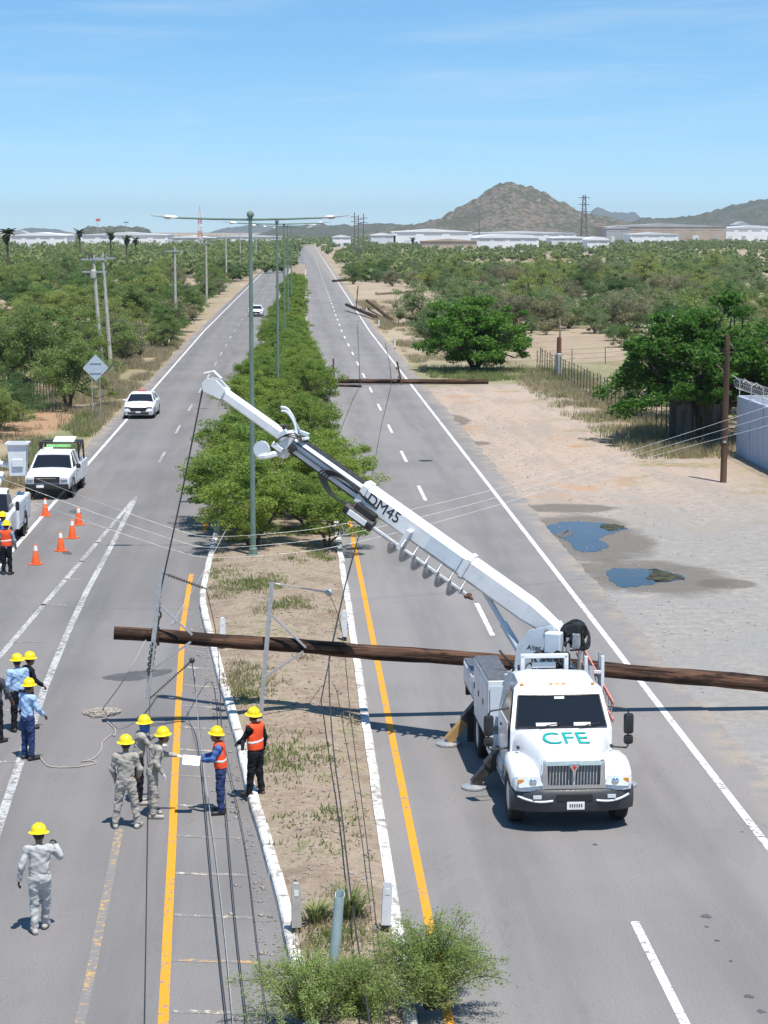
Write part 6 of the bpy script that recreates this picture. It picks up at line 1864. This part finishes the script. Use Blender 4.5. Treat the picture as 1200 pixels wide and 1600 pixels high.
bk.loft([[(ql.x + sx * .30, ql.y + sy * .30, ql.z) for sx, sy in ((-1, -1), (1, -1), (1, 1), (-1, 1))], [(ql.x + sx * .36, ql.y + sy * .34, ql.z + hb_) for sx, sy in ((-1, -1), (1, -1), (1, 1), (-1, 1))], [(ql.x + sx * .44, ql.y + sy * .42, ql.z + hb_ + .01) for sx, sy in ((-1, -1), (1, -1), (1, 1), (-1, 1))], [(ql.x + sx * .44, ql.y + sy * .42, ql.z + hb_ + .08) for sx, sy in ((-1, -1), (1, -1), (1, 1), (-1, 1))], [(ql.x + sx * .33, ql.y + sy * .31, ql.z + hb_ + .08) for sx, sy in ((-1, -1), (1, -1), (1, 1), (-1, 1))], [(ql.x + sx * .28, ql.y + sy * .27, ql.z + .1) for sx, sy in ((-1, -1), (1, -1), (1, 1), (-1, 1))]])
bo_ = bk.build('bucket', WHITE_DULL, bt)
MB().bbox((ql.x + .02, ql.y - .36, ql.z + hb_ * .42), (.42, .06, .3), .02).build('step_pocket', WHITE_DULL, bo_)
MB().tube([(ql.x - .3, ql.y, ql.z + .35), (ql.x - .75, ql.y, ql.z + .45), (ql.x - .95, ql.y + .1, ql.z + .95), (ql.x - 1.25, ql.y + .2, ql.z + 1.4)], [.1, .13, .13, .12], 8).tube([(ql.x - .75, ql.y, ql.z + .45), (-.25, 5.2, 2.2)], .1, 8).build('bucket_arm', WHITE_DULL, bo_)
# ================================================================ PEOPLE
def seg(P, a, b, ra, rb, sq=(1, 1, 1)):
    s = np.array(sq, float); a = np.array(a, float); b = np.array(b, float)
    Q = (P - a) / s; ba = (b - a) / s
    h = np.clip((Q @ ba) / max(1e-9, ba @ ba), 0, 1)
    d = np.sqrt(((Q - h[:, None] * ba) ** 2).sum(1))
    return (d - (ra + (rb - ra) * h)) * min(sq)
def smin(a, b, k=.035):
    h = np.clip(.5 + .5 * (b - a) / k, 0, 1)
    return b + (a - b) * h - k * h * (1 - h)
def surf(fn, lo, hi, h):
    n = [int(math.ceil((hi[i] - lo[i]) / h)) + 1 for i in range(3)]
    ax = [lo[i] + h * np.arange(n[i]) for i in range(3)]
    G = np.stack(np.meshgrid(*ax, indexing='ij'), -1)
    v = fn(G.reshape(-1, 3)).reshape(n)
    ins = v < 0
    c = [ins[i:n[0] - 1 + i, j:n[1] - 1 + j, k:n[2] - 1 + k] for i in (0, 1) for j in (0, 1) for k in (0, 1)]
    s = sum(x.astype(int) for x in c)
    act = (s > 0) & (s < 8)
    idx = np.full(act.shape, -1); cells = np.argwhere(act); idx[act] = np.arange(len(cells))
    off = [(i, j, k) for i in (0, 1) for j in (0, 1) for k in (0, 1)]
    acc = np.zeros((len(cells), 3)); cnt = np.zeros(len(cells))
    for p in range(8):
        for q in range(p + 1, 8):
            if sum(abs(off[p][d] - off[q][d]) for d in range(3)) != 1: continue
            a = v[tuple((cells + off[p]).T)]; b = v[tuple((cells + off[q]).T)]
            m = (a < 0) != (b < 0)
            t = np.where(m, a / np.where(m, a - b, 1), 0)[:, None]
            pos = np.array(off[p]) + (np.array(off[q]) - np.array(off[p])) * t
            acc[m] += pos[m]; cnt[m] += 1
    V = (cells + acc / np.maximum(cnt, 1)[:, None]) * h + np.array(lo)
    quads = []
    for d in range(3):
        e = [0, 0, 0]; e[d] = 1; u, w = (d + 1) % 3, (d + 2) % 3
        sl0 = [slice(0, n[i] - e[i]) for i in range(3)]; sl1 = [slice(e[i], n[i]) for i in range(3)]
        ch = ins[tuple(sl0)] != ins[tuple(sl1)]
        E = np.argwhere(ch); E = E[(E[:, u] > 0) & (E[:, w] > 0) & (E[:, u] < n[u] - 1) & (E[:, w] < n[w] - 1)]
        eu = np.zeros(3, int); eu[u] = 1; ew = np.zeros(3, int); ew[w] = 1
        q = np.stack([idx[tuple((E - eu - ew).T)], idx[tuple((E - ew).T)], idx[tuple(E.T)], idx[tuple((E - eu).T)]], 1)
        fl = ins[tuple(E.T)]
        q[~fl] = q[~fl][:, ::-1]
        quads.append(q)
    Q = np.concatenate(quads); Q = Q[(Q >= 0).all(1)]
    return V, Q
def folds(P, amp, seed):
    x, y, z = P[:, 0], P[:, 1], P[:, 2]
    return amp * (np.sin(19 * z + 9 * x + 4 * np.sin(11 * y + seed) + seed) * .5 + np.sin(31 * x + 13 * z + 5 * np.sin(17 * z + seed)) * .3 + np.sin(41 * z - 23 * y + 3 * np.sin(21 * x)) * .3)

def person(label, loc, yaw, arms, shirt, trousers, boots=BOOT, vest=None, legs=None, lean=(0, 0), head=(0, 0), gloves=None, scale=1.0, hat=True, belt=BLACK, seed=1, hood=None, hold=None):
    """local frame: +y is where the person faces, +x their right hand side; arms = ((elbow, wrist) left, (elbow, wrist) right)"""
    t = thing('person', label, 'person', loc, yaw)
    t.scale = (scale,) * 3
    lx_, ly_ = lean
    def up(p):                                   # lean the upper body forward / sideways about the hips
        f = max(0, p[2] - .95) / .55
        return np.array([p[0] + lx_ * f, p[1] + ly_ * f, p[2] - (lx_ ** 2 + ly_ ** 2) * .5 * f])
    legs = legs or (((-.10, .02, .50), (-.12, 0, .09)), ((.10, .02, .50), (.12, 0, .09)))
    pel, wai, che = np.array((0, 0, .96)), up((0, 0, 1.10)), up((0, .0, 1.33))
    shl = [up((s * .185, -.01, 1.43)) for s in (-1, 1)]
    neck0, neck1 = up((0, -.01, 1.44)), up((0, .02, 1.55))
    hc = up((0, .035, 1.645))
    fdir = np.array([math.sin(head[0]), math.cos(head[0]), 0])
    def torso(P, g):
        d = seg(P, pel, wai, .150 + g, .142 + g, (1, .72, 1))
        d = smin(d, seg(P, wai, che, .142 + g, .168 + g, (1, .68, 1)), .05)
        return smin(d, seg(P, shl[0], shl[1], .062 + g, .062 + g), .05)
    def arm(P, k, g, cut=0.0):
        e, w = np.array(arms[k][0]), np.array(arms[k][1])
        w2 = e + (w - e) * (1 - cut)
        d = seg(P, shl[k], e, .052 + g, .043 + g)
        return smin(d, seg(P, e, w2, .046 + g, .034 + g + cut * .05), .02)
    def leg(P, k, g, cut=0.0):
        kn, an = np.array(legs[k][0]), np.array(legs[k][1]); s = (-1, 1)[k]
        hip = np.array((s * .088, 0, .93)); an2 = kn + (an - kn) * (1 - cut)
        d = seg(P, hip, kn, .088 + g, .062 + g)
        return smin(d, seg(P, kn, an2, .060 + g, .042 + g + cut * .1), .03)
    def foot(P, k, g):
        an = np.array(legs[k][1]); tw = legs[k][2] if len(legs[k]) > 2 else (-.25, .25)[k]
        tip = an + np.array((math.sin(tw) * .17, math.cos(tw) * .17, -.048 - max(0, an[2] - .12) * .5)); heel = an + np.array((-math.sin(tw) * .05, -math.cos(tw) * .05, -.045))
        return smin(seg(P, heel, tip, .042 + g, .036 + g), seg(P, an + np.array((0, 0, .10)), an, .048 + g, .046 + g), .03)
    def headf(P):
        d = seg(P, hc - np.array((0, 0, .035)) + fdir * .012, hc + np.array((0, 0, .03)), .074, .088, (1, 1.12, 1))
        d = smin(d, seg(P, hc + fdir * .09 + np.array((0, 0, -.005)), hc + fdir * .105 + np.array((0, 0, -.03)), .012, .016), .012)
        sd = np.array((fdir[1], -fdir[0], 0))
        for s in (-1, 1): d = smin(d, seg(P, hc + sd * s * .083 + np.array((0, 0, .02)), hc + sd * s * .085 + np.array((0, 0, -.03)), .016, .012), .01)
        d = smin(d, seg(P, hc + fdir * .055 + np.array((0, 0, -.09)), hc + fdir * .06 + np.array((0, 0, -.085)), .03, .03), .03)
        return smin(d, seg(P, neck0, neck1 + np.array((0, 0, .03)), .06, .052), .03)
    allp = [pel, che, hc] + [np.array(a) for k in (0, 1) for a in arms[k]] + [np.array(a) for k in (0, 1) for a in legs[k][:2]] + shl
    lo = np.min(allp, 0) - .27; hi = np.max(allp, 0) + .27; lo[2] = -.03
    H = .0165
    def body(P):
        d = torso(P, -.018)
        for k in (0, 1): d = smin(d, arm(P, k, -.010)); d = smin(d, leg(P, k, -.012)); d = smin(d, foot(P, k, -.006), .02)
        return smin(d, headf(P), .02)
    V, Q = surf(body, lo, hi, .018)
    # hands: palm and five bent fingers each, part of the body mesh (or gloves)
    hands = []
    for k in (0, 1):
        hb_ = MB(); hands.append(hb_)
        e, w = Vector(arms[k][0]), Vector(arms[k][1]); s = (-1, 1)[k]
        d = (w - e).normalized(); side = d.cross(Vector((0, 0, 1)))
        if side.length < .3: side = Vector((0, 1, 0))
        side.normalize(); nrm = side.cross(d)
        pc = w + d * .05
        hb_.loft([[w + d * q + side * a * wd + nrm * b * .016 for a, b in ((-1, -.5), (-.6, -1), (.6, -1), (1, -.5), (1, .5), (.6, 1), (-.6, 1), (-1, .5))] for q, wd in ((-.02, .026), (.02, .034), (.07, .042), (.098, .038))])
        for j, (o_, L) in enumerate(((-.031, .062), (-.010, .075), (.011, .07), (.031, .055))):
            b0 = w + d * .09 + side * o_
            hb_.tube([b0, b0 + d * L * .5 - nrm * .008, b0 + d * L * .85 - nrm * .03, b0 + d * L * .9 - nrm * .05], [.0105, .010, .009, .007], 6)
        th = w + d * .03 + side * (.036 * (-s))
        hb_.tube([th, th + side * (-s) * .03 + d * .025, th + side * (-s) * .038 + d * .055, th + side * (-s) * .034 + d * .075], [.013, .012, .010, .008], 6)
    bm = np_mesh('body', V, Q, SKIN)
    if gloves:
        for hb_ in hands: hb_.build('glove', gloves, t, True)
    else:
      for hb_ in hands:
        hv = np.array([tuple(p) for p in hb_.v]); tri = []
        for f in hb_.f:
            if len(f) == 4: tri.append(f)
            else:
                for i in range(1, len(f) - 2, 2): tri.append((f[0], f[i], f[i + 1], f[i + 2]))
        Q = np.concatenate([Q, np.array(tri) + len(V)]); V = np.concatenate([V, hv])
      bpy.data.meshes.remove(bm); bm = np_mesh('body', V, Q, SKIN)
    def smooth(me): me.polygons.foreach_set('use_smooth', [True] * len(me.polygons)); return me
    link('body', smooth(bm), t)
    # clothing
    hem = .90
    def shirtf(P):
        d = torso(P, .012)
        for k in (0, 1): d = smin(d, arm(P, k, .012, .04), .025)
        d = smin(d, seg(P, neck0, neck0 + np.array((0, 0, .035)), .068, .066), .02)
        d = d + folds(P, .012, seed)
        return np.maximum(d, hem - P[:, 2])
    def trouf(P):
        d = seg(P, pel + np.array((0, 0, -.03)), pel + np.array((0, 0, .06)), .158, .152, (1, .76, 1))
        for k in (0, 1): d = smin(d, leg(P, k, .018, .06), .03)
        d = d + folds(P * np.array((1, 1, 1.25)), .013, seed + 2)
        return np.maximum(d, P[:, 2] - 1.03)
    link('shirt', smooth(np_mesh('shirt', *surf(shirtf, lo, hi, H), shirt)), t)
    link('trousers', smooth(np_mesh('trousers', *surf(trouf, lo, np.array((hi[0], hi[1], 1.12)), H), trousers)), t)
    for k in (0, 1):
        an = np.array(legs[k][1])
        link('boot', smooth(np_mesh('boot', *surf(lambda P: foot(P, k, .008), an - .25, an + np.array((.25, .25, .2)), .014), boots)), t)
    if belt: link('belt', smooth(np_mesh('belt', *surf(lambda P: np.maximum(torso(P, .030), np.abs(P[:, 2] - 1.0) - .022), np.array((-.28, -.28, .92)), np.array((.28, .28, 1.08)), .016), belt)), t)
    if vest:
        def vf(P):
            d = torso(P, .036)
            q = P - np.stack([lx_ * np.clip((P[:, 2] - .95) / .55, 0, 2), ly_ * np.clip((P[:, 2] - .95) / .55, 0, 2), np.zeros(len(P))], 1)
            d = np.maximum(d, .985 - P[:, 2]); d = np.maximum(d, np.abs(q[:, 0]) - .195)
            hole = np.sqrt((np.abs(q[:, 0]) - .215) ** 2 + ((q[:, 2] - 1.37) * .8) ** 2) - .075
            return np.maximum(d, -hole)
        vo = link('vest', smooth(np_mesh('vest', *surf(vf, lo, hi, .0155), vest)), t)
        def sf(P):
            band = np.abs(P[:, 2] - 1.17 - .12 * P[:, 0]) - .026
            return np.maximum(np.maximum(torso(P, .041), band), np.maximum(np.abs(P[:, 0] - lx_ * .5) - .2, 1.0 - P[:, 2]))
        link('reflective_tape', smooth(np_mesh('reflective_tape', *surf(sf, lo, hi, .013), REFLECT)), vo)
    # hair, eyes, mouth, hard hat
    HM = Matrix.Translation(Vector(hc)) @ Matrix.Rotation(-head[0], 4, 'Z') @ Matrix.Rotation(head[1], 4, 'X')
    if hood:
        ho_ = MB().lathe([(.075, -.16), (.10, -.10), (.104, .0), (.098, .06), (.05, .1)], (0, -.012, 0), 14).build('neck_cloth', hood, t, True); ho_.matrix_local = HM
    else:
        ho_ = MB().sphere((0, -.022, .022), .093, 12, 8, (1, 1.03, 1)).build('hair', HAIR, t, True); ho_.matrix_local = HM
    ey = MB().sphere((-.034, .092, .012), .011, 6, 4).sphere((.034, .092, .012), .011, 6, 4).box((0, .092, -.062), (.045, .012, .01)).build('eyes_and_mouth', HAIR, t); ey.matrix_local = HM
    if hat:
        hp = [(.168, .028), (.171, .034), (.150, .046), (.128, .056), (.124, .085), (.112, .125), (.085, .158), (.045, .176), (.0, .181)]
        hm = MB().lathe(hp, (0, 0, 0), 24)
        for x in (-.032, 0, .032):
            hm.tube([Vector((x, .118 * math.cos(a), .06 + .125 * math.sin(a))) for a in [PI * q / 10 for q in range(11)]], .011, 5, False)
        h_o = hm.build('hard_hat', YELLOW, t, 50); h_o.matrix_local = HM @ Matrix.Rotation(rad(-4), 4, 'X') @ Matrix.Translation((0, -.005, .018)) @ Matrix.Scale(1.04, 4)
        MB().lathe([(.118, .02), (.122, .05), (.112, .05), (.108, .02)], (0, 0, 0), 18).build('head_band', BLACK, h_o)
    return t
DL = lambda s: ((s * .25, -.03, 1.16), (s * .26, .05, .93))        # arm hanging down
def feet(u, v, z=0.0): return tuple(ground_at(u, v, z))
walk = (((-.09, .05, .51), (-.10, -.02, .09)), ((.09, .12, .52), (.07, .22, .10)))
apart = (((-.16, .02, .50), (-.22, .0, .09)), ((.16, .03, .50), (.21, .02, .09)))
# near man walking away, right arm raised to his face
person('worker in pale grey walking away alone at the lower left', feet(64, 1458), rad(6), (((-.29, -.06, 1.17), (-.33, .0, .93)), ((.34, .10, 1.27), (.27, .24, 1.40))), PALEGREY, PALEGREY, TANBOOT, None, walk, (.0, .03), (.1, 0), BLACK, 1.0, True, None, 1)
person('worker in grey khaki seen from behind, feet wide apart, by the yellow line', feet(198, 1294), rad(-4), (((-.27, .02, 1.17), (-.24, .16, .98)), ((.27, .03, 1.17), (.22, .18, 1.0))), KHAKI, KHAKI, TANBOOT, None, apart, (0, .02), (-.2, .1), None, 1.0, True, None, 2)
person('worker in grey khaki reaching a paper out to the man in the vest', feet(239, 1277), rad(-80), (((-.22, .22, 1.24), (-.16, .50, 1.20)), ((.25, .05, 1.17), (.24, .18, .96))), KHAKI, KHAKI, TANBOOT, None, None, (0, .16), (.0, .15), WHITECLOTH, .99, True, None, 3)
person('worker with blue collar and white gloves raising both hands behind the khaki pair', feet(216, 1256), rad(-75), (((-.22, .26, 1.28), (-.15, .48, 1.42)), ((.22, .24, 1.22), (.15, .46, 1.22))), KHAKI, NAVY, TANBOOT, None, None, (0, .10), (0, .1), WHITECLOTH, .99, True, None, 4, MIDBLUE)
person('man in blue sleeves, jeans and orange vest taking the paper', feet(346, 1271), rad(88), (((-.23, .16, 1.20), (-.10, .36, 1.16)), ((.23, .16, 1.20), (.12, .38, 1.18))), MIDBLUE, DENIM, BOOT, VEST, None, (0, .05), (.1, .2), None, .96, True, None, 5)
kz = soil_z(ground_at(400, 1247, .16).x, ground_at(400, 1247, .16).y)
person('man in black with orange vest standing on the median edge', feet(400, 1244, kz - .02), rad(48), (((-.25, .12, 1.18), (-.18, .30, 1.10)), ((.26, -.02, 1.17), (.27, .04, .94))), NAVY, NAVY, BOOT, VEST, (((-.11, .03, .50), (-.13, .06, .09)), ((.10, .0, .50), (.12, -.06, .09))), (0, .02), (.2, .2), None, 1.0, True, None, 6)
person('man in light blue shirt and dark jeans, nearest of the left group', feet(44, 1187), rad(-40), (((-.25, .06, 1.17), (-.20, .24, 1.05)), ((.26, .08, 1.17), (.25, .26, 1.02))), BLUESHIRT, DENIM, BOOT, None, None, (0, .04), (.1, .1), None, .98, True, None, 7)
person('man in mid blue shirt standing behind the nearest left man', feet(30, 1143), rad(20), (DL(-1), DL(1)), BLUESHIRT, NAVY, BOOT, None, None, (0, .02), (0, .05), None, .99, True, None, 8)
person('man in a dark shirt half hidden behind the blue shirted men', feet(45, 1138), rad(-60), (DL(-1), ((.25, .1, 1.18), (.2, .28, 1.05))), NAVY, NAVY, BOOT, None, None, (0, .03), (0, .05), None, .98, True, None, 9)
person('man in dark grey cut by the left edge beside the blue shirted men', feet(-6, 1160), rad(-30), (DL(-1), ((.27, .08, 1.17), (.28, .22, .98))), mat('charcoal_shirt_cloth', (.06, .065, .08), .85, var=.2), NAVY, BOOT, None, None, (0, .02), (0, 0), None, 1.0, False, None, 10)
person('man in an orange vest standing by the nearest cone, seen from behind', feet(11, 898), rad(-8), (((-.27, -.02, 1.17), (-.25, .1, .96)), ((.28, .02, 1.17), (.27, .14, .98))), mat('grey_blue_shirt_cloth', (.28, .33, .40), .85), NAVY, BOOT, VEST, None, (0, .02), (0, .05), None, 1.0, True, None, 11)
person('man in blue behind the vest wearer beside the bucket truck', feet(3, 880), rad(-70), (DL(-1), DL(1)), MIDBLUE, NAVY, BOOT, None, None, (0, .03), (0, .05), None, .98, True, None, 12)
# paper passed between the two men
pa = at_depth(299, 1188, ground_at(300, 1276).y)
tag(MB().bbox(pa, (.34, .24, .006), .001, Matrix.Rotation(rad(6), 3, 'Y') @ Matrix.Rotation(rad(38), 3, 'X')).build('paper_sheet', PAPER), 'white sheet of paper held between the two men', 'paper')
rd = at_depth(379, 1165, ground_at(400, 1247, .16).y - .15)
tag(MB().bbox(rd, (.07, .05, .2), .015).tube([rd + Vector((.02, 0, .1)), rd + Vector((.02, 0, .24))], .008, 5).build('hand_radio', BLACK), 'black hand radio held by the man on the median', 'radio')
